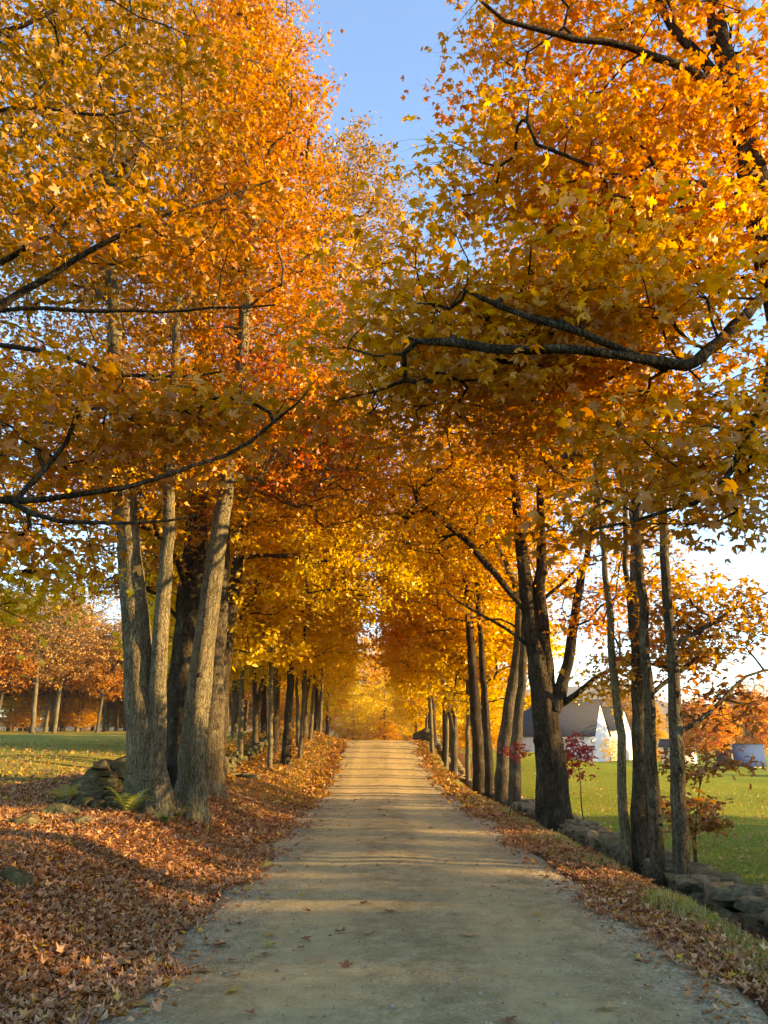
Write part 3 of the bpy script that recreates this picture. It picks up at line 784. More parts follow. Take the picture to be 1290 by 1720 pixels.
# ------------------------------------------------------------------ right row
def right_row():
    specs = [
      ('slim lichen spotted maple nearest the camera in the right row', 10.8, [(1145, 1490), (1141, 1350), (1136, 1220), (1130, 1120), (1124, 1030), (1116, 900), (1100, 700)], 0.108, 0.055, 'bark_grey',
        [((4.6, 14.4, 8.0), (1.9, 1.5, 2.0), 80, 'gold'), (at(1220, 1050, 11.3), (0.95, 0.8, 0.6), 26, 'brown'), (at(1210, 1180, 11.2), (0.6, 0.5, 0.3), 7, 'oakleaf'), (at(1165, 1000, 11.6), (0.8, 0.6, 0.4), 16, 'gold')],
        [limb([(1134, 1232, 10.8), (1185, 1205, 10.9), (1215, 1180, 11.0), (1245, 1140, 11.1), (1270, 1122, 11.2), (1310, 1120, 11.3)], 0.035, 0.014),
         limb([(1128, 1090, 10.8), (1160, 1065, 11), (1200, 1045, 11.2), (1250, 1010, 11.4), (1300, 990, 11.6)], 0.03, 0.012)], 51),
      ('slim straight grey maple second from the camera in the right row', 11.2, [(1107, 1478), (1098, 1350), (1091, 1200), (1084, 1100), (1076, 980), (1068, 820)], 0.10, 0.055, 'bark_grey',
        [((4.2, 14.6, 8.6), (1.8, 1.4, 2.2), 70, 'gold'), (at(1110, 1090, 12.4), (0.85, 0.7, 0.45), 18, 'orange'), (at(1050, 1130, 12.8), (0.6, 0.6, 0.35), 12, 'gold')],
        [limb([(1090, 1170, 11.2), (1110, 1150, 11.4), (1150, 1120, 11.7), (1200, 1085, 12.0)], 0.03, 0.012)], 52),
      ('paired grey maple stems pressed together beside the right stone wall', 12.3, [(1070, 1458), (1073, 1330), (1072, 1200), (1068, 1050), (1064, 940), (1070, 760)], 0.12, 0.06, 'bark_grey',
        [((3.9, 14.8, 9.6), (2.0, 1.5, 3.0), 110, 'orange')], [], 53),
      ('thin curved pale maple leaning beside the paired grey stems', 12.2, [(1054, 1452), (1046, 1340), (1040, 1220), (1032, 1120), (1022, 1020), (1014, 940), (1000, 760)], 0.075, 0.04, 'bark_pale',
        [((3.2, 14.6, 8.2), (1.4, 1.4, 1.8), 60, 'orange')], [], 54),
    ]
    for lab, Y, px, r0, r1, bm, cr, lb, sd_ in specs:
        b = at(*px[0], Y); b[2] = Hs(b[0], Y)
        A = stem(px, Y, r0, r1)
        stems = [A]
        if sd_ == 53:
            stems.append(stem([(1080, 1456), (1084, 1330), (1080, 1200), (1060, 1060), (1052, 940), (1046, 780)], 12.45, 0.065, 0.04))
        t = make_tree('maple_tree', b, stems, cr, M[bm], 0.12, 'md', 46, sd_, 3.0, 0.007, 0.5, 0.65, lb, 6, 0.1, 5, sides=12, flare=0.35)
        tag(t, lab, 'tree', 'maples in the right row')
    # big forked dark maple
    Y = 17.6
    b = at(930, 1392, Y); b[2] = Hs(b[0], Y)
    A = stem([(930, 1392), (925, 1300), (918, 1220), (912, 1165), (902, 1110), (892, 1050), (882, 980), (872, 900), (860, 780)], Y, 0.37, 0.09)
    B = [[*at(918, 1200, Y), 0.22], [*at(918, 1140, Y), 0.20], [*at(912, 1060, Y), 0.16], [*at(906, 990, Y), 0.14], [*at(910, 930, Y), 0.11], [*at(905, 780, Y), 0.07]]
    C = [[*at(928, 1190, Y-.1), 0.16], [*at(945, 1160, Y-.1), 0.13], [*at(957, 1110, Y-.1), 0.11], [*at(964, 1050, Y), 0.10], [*at(972, 990, Y), 0.09], [*at(985, 940, Y), 0.07], [*at(1005, 820, Y), 0.04]]
    lb = [limb([(930, 1190, Y), (960, 1178, Y-.2), (985, 1150, Y-.4), (1010, 1128, Y-.6), (1040, 1115, Y-.8)], 0.085, 0.035),
          limb([(888, 1085, Y), (862, 1062, Y-.2), (830, 1045, Y-.4), (790, 1025, Y-.6), (750, 990, Y-.8)], 0.05, 0.016),
          limb([(885, 1030, Y), (850, 985, Y-.2), (815, 945, Y-.4), (780, 905, Y-.6), (740, 870, Y-.8), (700, 840, Y-1)], 0.055, 0.016),
          limb([(908, 1010, Y), (940, 985, Y), (965, 960, Y+.2), (985, 940, Y+.3)], 0.05, 0.02)]
    t = make_tree('maple_tree', b, [A, B, C], [((3.2, 17.6, 9.4), (3.0, 2.8, 3.6), 90, 'orange'), ((3.2, 17.6, 9.6), (3.0, 2.8, 3.4), 110, 'gold'), ((1.4, 17.0, 6.8), (1.8, 1.8, 1.3), 80, 'gold'), ((5.6, 17.6, 6.5), (1.8, 2, 2.0), 60, 'gold'), ((4.9, 17, 4.4), (0.9, 1.0, 0.7), 16, 'orange')],
                  M['bark_dark'], 0.13, 'md', 50, 55, 3.4, 0.009, 0.62, 0.65, lb, 10, 0.12, 5, sides=18, trunk_rough=0.16, flare=0.25)
    tag(t, 'large dark forked maple with knotty trunk in the right row', 'tree')
    specs = [
      ('dark leaning maple just beyond the large forked trunk', 25.0, [(838, 1335), (846, 1250), (856, 1170), (868, 1110), (874, 1000)], 0.23, 0.13, 'bark_grey', [((3.6, 25.5, 9.5), (2.8, 2.8, 4.2), 170, 'gold')], 61),
      ('upright grey maple beside the leaning one, knot low on its trunk', 24.0, [(862, 1342), (866, 1260), (872, 1190), (880, 1110), (884, 1000)], 0.19, 0.10, 'bark_grey', [((4.6, 24.4, 9.6), (2.6, 2.6, 3.6), 100, 'gold')], 62),
      ('slim dark maple in the middle of the right row', 27.0, [(822, 1328), (820, 1250), (812, 1150), (808, 1080), (800, 950)], 0.15, 0.08, 'bark_dark', [((2.6, 27.2, 9.0), (2.4, 2.4, 3.2), 110, 'yellow')], 63),
      ('thick split maple stem next to the slim dark one', 28.0, [(806, 1318), (802, 1240), (796, 1150), (790, 1080), (782, 950)], 0.23, 0.12, 'bark_dark', [((2.4, 28.6, 10.0), (2.8, 2.8, 4.6), 170, 'gold')], 64),
    ]
    for lab, Y, px, r0, r1, bm, cr, sd_ in specs:
        b = at(*px[0], Y); b[2] = Hs(b[0], Y)
        t = make_tree('maple_tree', b, [stem(px, Y, r0, r1, (*cr[0][0], 0.04))], cr, M[bm], 0.155, 'md', 46, sd_, 3.2, 0.010, 0.75, 0.65, (), 6, 0.12, 4, sides=12, flare=0.3)
        tag(t, lab, 'tree', 'maples in the right row')
right_row()

# ------------------------------------------------------------------ prototype trees for the avenue, the grove and the wood
def proto(kind, seed):
    r = random.Random(seed)
    if kind == 'avenue':
        st = [[[0, 0, -0.1, 0.165], [0.12, 0, 3, 0.13], [0.0, 0.15, 7, 0.10], [0.1, 0, 13, 0.04]]]
        cr = [((0, 0, 9.4), (3.2, 3.2, 4.4), 190, 'gold'), ((0.3, 0.2, 5.8), (3.0, 3.0, 1.3), 90, 'yellow'), ((0.2, 0.3, 4.0), (2.6, 2.6, 0.6), 20, 'yellow'), ((0, 0, 8.4), (3.3, 3.3, 3.2), 70, 'yellow')]
        return make_tree('maple_tree', (0, 0, 0), st, cr, M['bark_dark'], 0.18, 'lo', 64, seed, 2.4, 0.011, 0.85, 0.65, (), 6, 0.15, 3, sides=9, flare=0.3)
    if kind == 'orange':
        st = [[[0, 0, -0.1, 0.165], [0.1, 0, 2.2, 0.14], [0.5, 0.1, 6, 0.09], [0.8, 0, 11, 0.05]], [[0.05, 0, 1.9, 0.11], [-0.4, 0.2, 4.5, 0.10], [-0.7, 0.2, 9, 0.04]]]
        cr = [((0, 0, 8.6), (3.4, 3.4, 4.0), 100, 'orange'), ((-0.3, 0.2, 5.6), (3.0, 3.0, 1.3), 80, 'gold'), ((0, 0, 8), (3.3, 3.3, 3.6), 130, 'yellow')]
        return make_tree('maple_tree', (0, 0, 0), st, cr, M['bark_grey'], 0.18, 'lo', 64, seed, 2.4, 0.011, 0.85, 0.65, (), 6, 0.15, 3, sides=9, flare=0.3)
    if kind == 'slim':
        st = [[[0, 0, -0.1, 0.105], [0.2, 0, 3.4, 0.08], [0.1, 0.15, 9, 0.05], [0.2, 0, 13, 0.03]]]
        cr = [((0.2, 0, 9.6), (1.8, 1.8, 4.0), 110, 'gold'), ((0.2, 0.2, 5.0), (1.5, 1.5, 1.5), 36, 'yellow')]
        return make_tree('slim_maple', (0, 0, 0), st, cr, M['bark_pale'], 0.18, 'lo', 40, seed, 3.2, 0.009, 0.7, 0.65, (), 4, 0.2, 3, sides=8, flare=0.3)
    if kind == 'bare':
        st = [[[0, 0, -0.1, 0.2], [0.1, 0, 5, 0.15], [0.2, 0.1, 9, 0.09], [0.2, 0, 13, 0.04]]]
        cr = [((0, 0, 9.5), (3.0, 3.0, 4.2), 190, 'pale'), ((0, 0, 6.2), (2.6, 2.6, 2.0), 60, 'brown')]
        return make_tree('wood_tree', (0, 0, 0), st, cr, M['bark_pale'], 0.19, 'lo', 15, seed, 3.4, 0.016, 1.0, 0.7, (), 6, 0.5, 9, sides=8, flare=0.3)
    if kind == 'rustwood':
        st = [[[0, 0, -0.1, 0.2], [0.1, 0, 4, 0.15], [-0.2, 0.1, 8, 0.09], [0.1, 0, 12, 0.04]]]
        cr = [((0, 0, 8.6), (3.2, 3.2, 4.0), 110, 'brown'), ((0, 0, 8.2), (3.2, 3.2, 4.0), 90, 'pale'), ((0, 0, 5.6), (3, 3, 1.8), 90, 'amber')]
        return make_tree('wood_tree', (0, 0, 0), st, cr, M['bark_grey'], 0.24, 'lo', 30, seed, 2.2, 0.012, 0.95, 0.7, (), 6, 0.2, 3, sides=8, flare=0.3)
    if kind == 'thicket':
        st = [[[0, 0, -0.1, 0.16], [0.05, 0, 2, 0.13], [0.1, 0.1, 6, 0.08], [0.1, 0, 10, 0.03]]]
        cr = [((0, 0, 6.6), (3.4, 3.4, 4.2), 200, 'yellow'), ((0.3, 0.2, 3.0), (3.2, 3.2, 2.2), 130, 'gold')]
        return make_tree('golden_maple', (0, 0, 0), st, cr, M['bark_grey'], 0.24, 'lo', 40, seed, 0.8, 0.011, 0.9, 0.65, (), 6, 0.15, 3, sides=8, flare=0.3)
    if kind == 'round':
        st = [[[0, 0, -0.1, 0.24], [0.1, 0, 1.6, 0.2], [0.1, 0.1, 5, 0.12], [0.1, 0, 8, 0.04]]]
        cr = [((0, 0, 5.6), (4.0, 4.0, 3.9), 300, 'orange'), ((0, 0, 5.2), (4.1, 4.1, 3.6), 130, 'gold')]
        return make_tree('round_maple', (0, 0, 0), st, cr, M['bark_grey'], 0.28, 'lo', 34, seed, 1.4, 0.012, 0.9, 0.75, (), 6, 0.25, 3, sides=8, flare=0.3)
    if kind == 'shade':
        st = [[[0, 0, -0.1, 0.3], [0.1, 0, 3, 0.25], [0.1, 0.1, 8, 0.14], [0.1, 0, 13, 0.04]]]
        cr = [((0, 0, 8.0), (4.6, 4.6, 6.0), 330, 'gold'), ((0, 0, 3.6), (4.2, 4.2, 2.6), 140, 'orange')]
        return make_tree('field_maple', (0, 0, 0), st, cr, M['bark_grey'], 0.34, 'lo', 34, seed, 1.2, 0.014, 1.0, 0.75, (), 6, 0.2, 2, sides=8, flare=0.3)

PROTO = {k: proto(k, s) for k, s in (('avenue', 71), ('orange', 72), ('slim', 73), ('bare', 74), ('rustwood', 75), ('round', 76), ('shade', 77), ('thicket', 78))}
used = set()
def place(kind, x, y, s, rz, label, cat='tree', group=None, sz=None, dz=0.0):
    o = PROTO[kind] if kind not in used else copy_tree(PROTO[kind])
    used.add(kind)
    o.location = (x, y, Hs(x, y)+dz); o.rotation_euler = (0, 0, rz); o.scale = (s, s, sz or s)
    for k in ('label', 'group', 'category'):
        if k in o: del o[k]
    tag(o, label, cat, group)
    return o

rr = random.Random(5)
# right row beyond the middle
place('orange', 3.45, 35.0, 1.0, 0.3, 'forked maple by the right wall before the crest', group='maples in the right row')
place('avenue', 3.5, 39.5, 0.95, 1.2, 'maple trunk by the right wall just short of the crest', group='maples in the right row')
place('slim', 3.05, 42.0, 1.1, 2.0, 'thin bent maple at the right verge just short of the crest', group='maples in the right row')
place('avenue', 3.5, 46.5, 1.0, 4.0, 'maple at the crest beside the dark boulder', group='maples in the right row')
for k, (x, y, s) in enumerate([(3.9, 53, 0.95), (4.2, 60, 0.9), (4.4, 68, 0.8), (4.0, 77, 0.75)]):
    place('avenue' if k % 2 else 'orange', x, y, s, rr.uniform(0, 6), 'avenue maple beyond the crest on the right', group='avenue maples beyond the crest, right')
for k, (x, y, s) in enumerate([(-3.9, 54, 0.95), (-4.3, 61, 0.9), (-4.2, 70, 0.8), (-4.6, 80, 0.75)]):
    place('avenue' if k % 2 == 0 else 'orange', x, y, s, rr.uniform(0, 6), 'avenue maple beyond the crest on the left', group='avenue maples beyond the crest, left')
for k, (x, y, s) in enumerate([(-2.6, 96, 0.8), (1.4, 104, 0.9), (5.6, 98, 0.8), (8.4, 84, 0.8), (-7.5, 98, 0.9), (10.5, 92, 0.9), (-12, 100, 1.0), (9.5, 68, 0.65)]):
    place('thicket', x, y, s, rr.uniform(0, 6), 'bright golden maple low behind the crest of the lane', group='golden maples behind the crest', dz=-0.2)
for k, (x, y, s) in enumerate([(-1.5, 112, 1.3), (4.5, 118, 1.2), (0.8, 126, 1.35), (-7, 118, 1.3), (9.5, 115, 1.25), (14, 105, 1.1)]):
    place(('avenue', 'orange')[k % 2], x, y, s, rr.uniform(0, 6), 'golden maple closing the far end of the lane', group='maples at the far end of the lane', dz=-0.2)
place('avenue', 4.3, 31.5, 1.0, 5.3, 'maple set back from the right wall before the forked one', group='maples in the right row')
place('orange', 4.2, 43.5, 1.0, 0.7, 'orange maple set back from the wall near the crest', group='maples in the right row')
place('avenue', -4.6, 37.5, 1.1, 2.9, 'dark maple on the left bank halfway to the crest', group='maples on the left bank')
place('avenue', -5.4, 26.0, 1.05, 0.2, 'maple just past the stone heap on the left', group='maples on the left bank')
# left side, from the group to the crest
place('avenue', -3.5, 32.0, 1.15, 0.9, 'big dark maple at the bend of the left bank', group='maples on the left bank')
place('slim', -3.85, 30.0, 1.0, 2.2, 'pale slim maple in front of the big dark one on the left bank', group='maples on the left bank')
place('slim', -5.2, 31.5, 1.05, 4.4, 'pale slim maple beside the heap of wall stones', group='maples on the left bank')
place('slim', -4.4, 34.5, 1.0, 5.1, 'pale slim maple left of the big dark bank maple', group='maples on the left bank')
place('slim', -3.9, 41.5, 1.0, 3.1, 'slender pale maple alone near the crest on the left', group='maples on the left bank')
place('orange', -4.0, 46.5, 1.05, 3.6, 'pale forked maple at the crest on the left', group='maples on the left bank')
for (x, y, lab) in [(-3.3, 36.0, 'slender stem close to the road on the left bank before the crest'), (-3.5, 44.0, 'slender stem on the left bank right at the crest'), (-4.9, 40.0, 'slender stem set back on the left bank near the crest'), (-3.4, 50.5, 'slender stem just over the crest on the left'),
                    (3.75, 32.5, 'slender stem beside the split maple in the right row'), (3.35, 37.5, 'slender stem behind the forked maple by the right wall'), (3.25, 44.6, 'slender stem on the right verge near the boulder'), (3.6, 50.8, 'slender stem just over the crest on the right')]:
    place('slim', x, y, rr.uniform(0.9, 1.1), rr.uniform(0, 6), lab, group='slender stems along the lane')
gk = 0
for (x, y) in [(-6.1, 27), (-7.4, 30), (-6.6, 34), (-8.6, 36), (-5.6, 38), (-7.2, 41), (-9.6, 43), (-6.2, 45), (-10.8, 39), (-8.4, 48), (-11.8, 47), (-6.6, 51), (-10.0, 53), (-13.5, 52), (-7.5, 58), (-12.0, 60), (-15.5, 58),]:
    place(('slim', 'slim', 'avenue', 'slim', 'orange')[gk % 5], x, y, rr.uniform(0.85, 1.15), rr.uniform(0, 6), 'maple in the grove behind the left bank', group='grove behind the left bank'); gk += 1
# wood across the left field
rw = random.Random(21)
for row, (y0, n, hs) in enumerate([(86, 13, 1.0), (91, 13, 1.0), (97, 12, 1.0), (104, 12, 1.0), (112, 12, 0.62), (118, 12, 0.7)]):
    for k in range(n):
        x = -52 + k*(3.0+0.12*row) + rw.uniform(-1.2, 1.2) + (row % 2)*1.4; y = y0 - 8 + rw.uniform(-2.2, 2.2) + 0.75*(x+48)
        q = x/y
        kind = 'rustwood' if (q < -0.445 or q > -0.36) else 'bare'
        if rw.random() < 0.2: kind = 'rustwood' if kind == 'bare' else 'bare'
        if hs < 1: kind = 'rustwood'
        h = (1.02 if q > -0.36 else 1.22)*rw.uniform(0.9, 1.12)
        place(kind, x, y, h, rw.uniform(0, 6), 'russet leaved tree in the wood across the left field' if kind == 'rustwood' else 'nearly bare pale tree in the wood across the left field',
              group='russet trees of the left wood' if kind == 'rustwood' else 'bare trees of the left wood', sz=h*hs).rotation_euler = (rw.uniform(-0.05, 0.05), rw.uniform(-0.05, 0.05), rw.uniform(0, 6))
for k in range(12):
    x = -56 + k*3.6 + rw.uniform(-0.8, 0.8)
    place('thicket', x, 120 + 0.75*(x+48) + rw.uniform(-2, 2), rw.uniform(0.75, 0.95), rw.uniform(0, 6), 'low golden tree deep in the wood across the left field', group='golden trees deep in the left wood')
for k in range(10):
    x = -50 + k*3.0 + rw.uniform(-1, 1)
    q = rw.uniform(0.45, 0.75)
    place('thicket', x, 88 + 0.75*(x+48) + rw.uniform(-3, 6), q, rw.uniform(0, 6), 'low golden shrub among the trunks of the wood across the left field', cat='shrub', group='shrubs inside the left wood', sz=q*rw.uniform(0.5, 0.75))
# right distance
place('round', 46.5, 112, 1.12, 0.4, 'round glowing orange maple left of the blue roof', sz=0.98)
place('round', 64.5, 135, 1.3, 2.1, 'larger russet maple behind the blue roof')
place('rustwood', 44, 140, 1.1, 1.0, 'russet tree behind the white house')
place('bare', 73, 150, 1.2, 1.0, 'nearly bare tree rising beside the larger russet maple')
for k, (x, y) in enumerate([(20, 150), (27, 155), (35, 160), (15, 140), (52, 165), (60, 170), (10, 150), (85, 170), (95, 165)]):
    place(('orange', 'rustwood', 'avenue')[k % 3], x, y, rr.uniform(0.8, 1.1), rr.uniform(0, 6), 'autumn tree behind the barn and houses', group='trees behind the barn')
# trees along the field's edge to the right of the picture; their shade lies over the near road
for k, (x, y, s) in enumerate([(41, -24, 1.3), (40, -16, 1.3), (42, -9, 1.3), (40, -2.5, 1.22), (45, 2.6, 0.86), (41, 8, 0.95), (42, 14.5, 0.95)]):
    place('shade', x, y, s, rr.uniform(0, 6), 'field edge maple right of the road', group='maples along the right field edge')

for k, (x, y, s) in enumerate([(60, 33, 0.95), (66, 43, 0.9), (70, 54, 0.95), (58, 64, 0.8)]):
    place('round', x, y, s, rr.uniform(0, 6), 'round maple out on the field right of the picture', group='round maples out on the right field')

# ------------------------------------------------------------------ saplings
def sapling(name, label, x, y, h, lean, pal, n, leaf, lk, seed, rad=(0.5, 0.5, 0.35)):
    b = np.array((x, y, Hs(x, y)-0.03)); top = b + np.array((lean[0], lean[1], h))
    st = [[[*b, 0.018], [*(b*0.5+top*0.5+np.array((-lean[0]*0.2, 0, 0.05))), 0.012], [*top, 0.006]]]
    t = make_tree(name, b, st, [(top, rad, n, pal)], M['bark_grey'], leaf, lk, 26, seed, h*0.35, 0.004, 0.26, 0.8, (), 3, 0.0, 4, sides=6, trunk_rough=0, flare=0)
    tag(t, label, 'sapling')
p = at(968, 1258, 18.8)
sapling('red_sapling', 'crimson leaved sapling just right of the large forked trunk', p[0]+0.05, 18.8, float(p[2])-Hs(p[0], 18.8)-0.1, (-0.05, 0), 'crimson', 22, 0.12, 'oak', 81, (0.36, 0.3, 0.46))
sapling('red_sapling', 'small crimson sapling left of the large forked trunk', at(880, 1262, 17.0)[0]-0.1, 18.6, 1.5, (0.25, 0), 'crimson', 5, 0.11, 'oak', 82, (0.35, 0.3, 0.22))
sapling('oak_sapling', 'low russet oak sapling behind the nearest slim trunk', at(1160, 1370, 11.6)[0], 11.6, 1.15, (0, 0), 'oakleaf', 20, 0.12, 'oak', 83, (0.42, 0.35, 0.26))
sapling('oak_sapling', 'taller russet oak sapling reaching right over the field', at(1150, 1280, 12.2)[0], 12.2, 1.75, (0.25, 0), 'oakleaf', 16, 0.12, 'oak', 84, (0.60, 0.4, 0.22))

# ------------------------------------------------------------------ stone walls
def stone_mesh(seed, slab):
    r = np.random.default_rng(seed)
    bm = bmesh.new()
    for _ in range(22):
        d = unit(r.normal(0, 1, 3)); d = np.sign(d)*np.abs(d)**0.55
        bm.verts.new(tuple(d/np.max(np.abs(d))*0.5*r.uniform(0.82, 1.0)))
    res = bmesh.ops.convex_hull(bm, input=bm.verts)
    bmesh.ops.delete(bm, geom=[v for v in bm.verts if not v.link_faces], context='VERTS')
    me = bpy.data.meshes.new('stone'); bm.to_mesh(me); bm.free(); me.materials.append(M['stone'])
    return me
STONES = [stone_mesh(k, 0) for k in range(14)]

M['moss_stone'] = M['stone'].copy(); M['moss_stone'].name = 'mossy_stone'
for nd in M['moss_stone'].node_tree.nodes:
    if nd.type == 'VALTORGB' and len(nd.color_ramp.elements) == 3 and nd.color_ramp.elements[0].position > 0.2:
        for e, c in zip(nd.color_ramp.elements, [(0.035, 0.032, 0.018), (0.085, 0.078, 0.044), (0.19, 0.165, 0.11)]): e.color = (*c, 1)
MOSSY = []
for m0 in STONES:
    m1 = m0.copy(); m1.materials.clear(); m1.materials.append(M['moss_stone']); MOSSY.append(m1)

def put_stone(parent, x, y, z, sx, sy, sz, rz, r, base, kinds=None):
    o = obj('stone', r.choice(kinds or STONES), parent)
    o.location = (x-base[0], y-base[1], z-base[2]); o.scale = (sx, sy, sz)
    o.rotation_euler = (r.uniform(-0.2, 0.2), r.uniform(-0.2, 0.2), rz)
    return o

def far_stones(parent, items, base, name='stone_rubble', m='stone'):
    Vs, Fs, n = [], [], 0
    for (me, x, y, z, sx, sy, sz, rz) in items:
        V = np.empty(len(me.vertices)*3); me.vertices.foreach_get('co', V); V = V.reshape(-1, 3)*np.array((sx, sy, sz))
        c, s = math.cos(rz), math.sin(rz)
        V = np.stack([V[:, 0]*c-V[:, 1]*s, V[:, 0]*s+V[:, 1]*c, V[:, 2]], 1) + np.array((x, y, z)) - np.asarray(base)
        F = np.array([list(p.vertices) for p in me.polygons if len(p.vertices) == 3])
        Vs.append(V); Fs.append(F+n); n += len(V)
    tag(obj(name, new_mesh(name, np.concatenate(Vs), np.concatenate(Fs), M[m]), parent), kind='stuff')

def right_wall():
    r = random.Random(3)
    base = (4.2, 8.0, Hs(4.2, 8.0))
    w = empty('stone_wall', base); tag(w, 'low dry stone wall along the right of the road, flat stones on top', 'wall')
    far = []; cnt = 0
    def xc(y): return 4.24 + 0.06*math.sin(y*0.3) - 0.35*sm((y-24)/14) if True else 4
    for line, (dx, dz, L, hgt, dep) in enumerate([(-0.18, 0.10, 0.34, 0.27, 0.36), (-0.17, 0.30, 0.30, 0.23, 0.34), (-0.14, 0.47, 0.38, 0.17, 0.40), (0.20, 0.47, 0.40, 0.18, 0.40), (0.20, 0.25, 0.45, 0.38, 0.4)]):
        y = 5.2 + r.uniform(0, 0.3)
        while y < 52:
            l = L*r.uniform(0.65, 1.45); yc = y+l/2; x = float(xc(yc)) + dx + r.uniform(-0.06, 0.06)
            gz = Hs(4.2, yc); z = gz + dz + r.uniform(-0.05, 0.05)
            h = hgt*r.uniform(0.7, 1.5)
            args = (x, yc, z, dep*r.uniform(0.8, 1.25), l*1.0, h, r.uniform(-0.55, 0.55))
            if line == 4 or yc > 25: far.append((r.choice(STONES), *args))
            else: put_stone(w, *args[:3], *args[3:6], args[6], r, base); cnt += 1
            y += l
    far_stones(w, far, base)
right_wall()

def left_wall():
    r = random.Random(8)
    base = (-5.0, 15.0, Hs(-5.0, 15.0))
    w = empty('stone_wall', base); tag(w, 'mossy tumbled stone wall behind the pale trunks on the left', 'wall')
    far = []
    for line, (dx, dz, L, hgt, dep) in enumerate([(0.22, 0.08, 0.36, 0.24, 0.34), (0.18, 0.27, 0.34, 0.22, 0.34), (0.10, 0.44, 0.36, 0.20, 0.36), (0.02, 0.58, 0.5, 0.16, 0.42), (-0.2, 0.25, 0.5, 0.5, 0.4)]):
        y = 13.2 + line*0.42
        while y < 44:
            l = L*r.uniform(0.6, 1.5); yc = y+l/2
            if yc > 19 and (line > 1 or r.random() < 0.3): y += l; continue
            x = -5.05 + dx + r.uniform(-0.1, 0.1) - 0.02*(yc-13); z = Hs(x, yc) + dz + r.uniform(-0.05, 0.05)
            args = (x, yc, z, dep*r.uniform(0.7, 1.4), l*1.15, hgt*r.uniform(0.75, 1.5), r.uniform(-0.5, 0.5))
            if line == 4 or yc > 23: far.append((r.choice(STONES), *args))
            else: put_stone(w, *args[:3], *args[3:6], args[6], r, base, MOSSY)
            y += l
    # the tumbled end
    for (u, v, Y, s) in [(150, 1335, 13.2, 0.6), (122, 1330, 13.2, 0.45), (185, 1340, 13.0, 0.45), (140, 1350, 12.8, 0.34), (165, 1352, 12.8, 0.3), (205, 1345, 12.8, 0.36), (110, 1340, 12.9, 0.3), (225, 1335, 13.1, 0.45), (170, 1325, 13.5, 0.5), (195, 1322, 13.6, 0.55), (150, 1318, 13.8, 0.5), (215, 1318, 13.7, 0.5)]:
        p = at(u, v, Y); put_stone(w, p[0], Y, Hs(p[0], Y)+0.12, s*0.9, s, s*0.55, r.uniform(0, 3), r, base, MOSSY)
    far_stones(w, far, base, m='moss_stone')
    heap = at(372, 1240, 25.0)
    b = (heap[0], 25.0, Hs(heap[0], 25.0)); hp = empty('stone_heap', b); tag(hp, 'dark heap of wall stones beyond the left trunk group', 'stone heap')
    for k in range(34):
        q = (b[0]+r.gauss(0, 0.45), b[1]+r.gauss(0, 0.4)); dd = math.hypot(q[0]-b[0], q[1]-b[1])
        put_stone(hp, q[0], q[1], Hs(*q)+max(0.08, 0.62-0.7*dd)*r.uniform(0.3, 1), r.uniform(0.25, 0.5), r.uniform(0.25, 0.5), r.uniform(0.18, 0.35), r.uniform(0, 3), r, b, MOSSY)
left_wall()

def boulder(label, x, y, s, rz, seed, sink=0.15):
    bm = bmesh.new(); bmesh.ops.create_icosphere(bm, subdivisions=3, radius=0.5)
    for v in bm.verts:
        n1 = noise.noise(v.co*2.2 + Vector((seed, 0, 0))); n2 = noise.noise(v.co*6 + Vector((0, seed, 0)))
        n3 = noise.cell(v.co*3.1 + Vector((seed, seed, 0))); v.co *= 1 + 0.34*n1 + 0.12*n2 + 0.08*n3
        v.co.z = max(v.co.z, -0.4)
    me = bpy.data.meshes.new('boulder'); bm.to_mesh(me); bm.free(); me.materials.append(M['moss_stone'])
    o = obj('boulder', me, None, (x, y, Hs(x, y)+s[2]*(0.4-sink))); o.scale = s; o.rotation_euler = (0, 0, rz)
    tag(o, label, 'boulder')
boulder('long dark boulder at the crest on the right verge', 3.25, 50.0, (1.5, 3.0, 1.1), 0.2, 1.0)
p = at(95, 1372, 11.6); boulder('mossy stone lying in the leaves below the wall end', p[0], 11.6, (0.6, 0.42, 0.36), 0.3, 2.0, 0.3)
p = at(45, 1405, 10.6); boulder('small mossy stone at the left edge among weeds', p[0], 10.6, (0.42, 0.34, 0.28), 1.1, 3.0, 0.3)
p = at(15, 1525, 7.6); boulder('grey stone half buried in leaves at the left edge', p[0], 7.6, (0.40, 0.34, 0.22), 2.1, 4.0, 0.3)
p = at(135, 1385, 10.9); boulder('dark stone sunk in the leaf litter beside the ferns', p[0], 10.9, (0.32, 0.28, 0.22), 0.1, 5.0, 0.3)

# ------------------------------------------------------------------ buildings
def box_mesh(name, x0, x1, y0, y1, z0, z1, m):
    V = np.array([(x, y, z) for z in (z0, z1) for y in (y0, y1) for x in (x0, x1)], float)
    F = np.array([(0, 2, 3, 1), (4, 5, 7, 6), (0, 1, 5, 4), (1, 3, 7, 5), (3, 2, 6, 7), (2, 0, 4, 6)])
    return new_mesh(name, V, F, m)

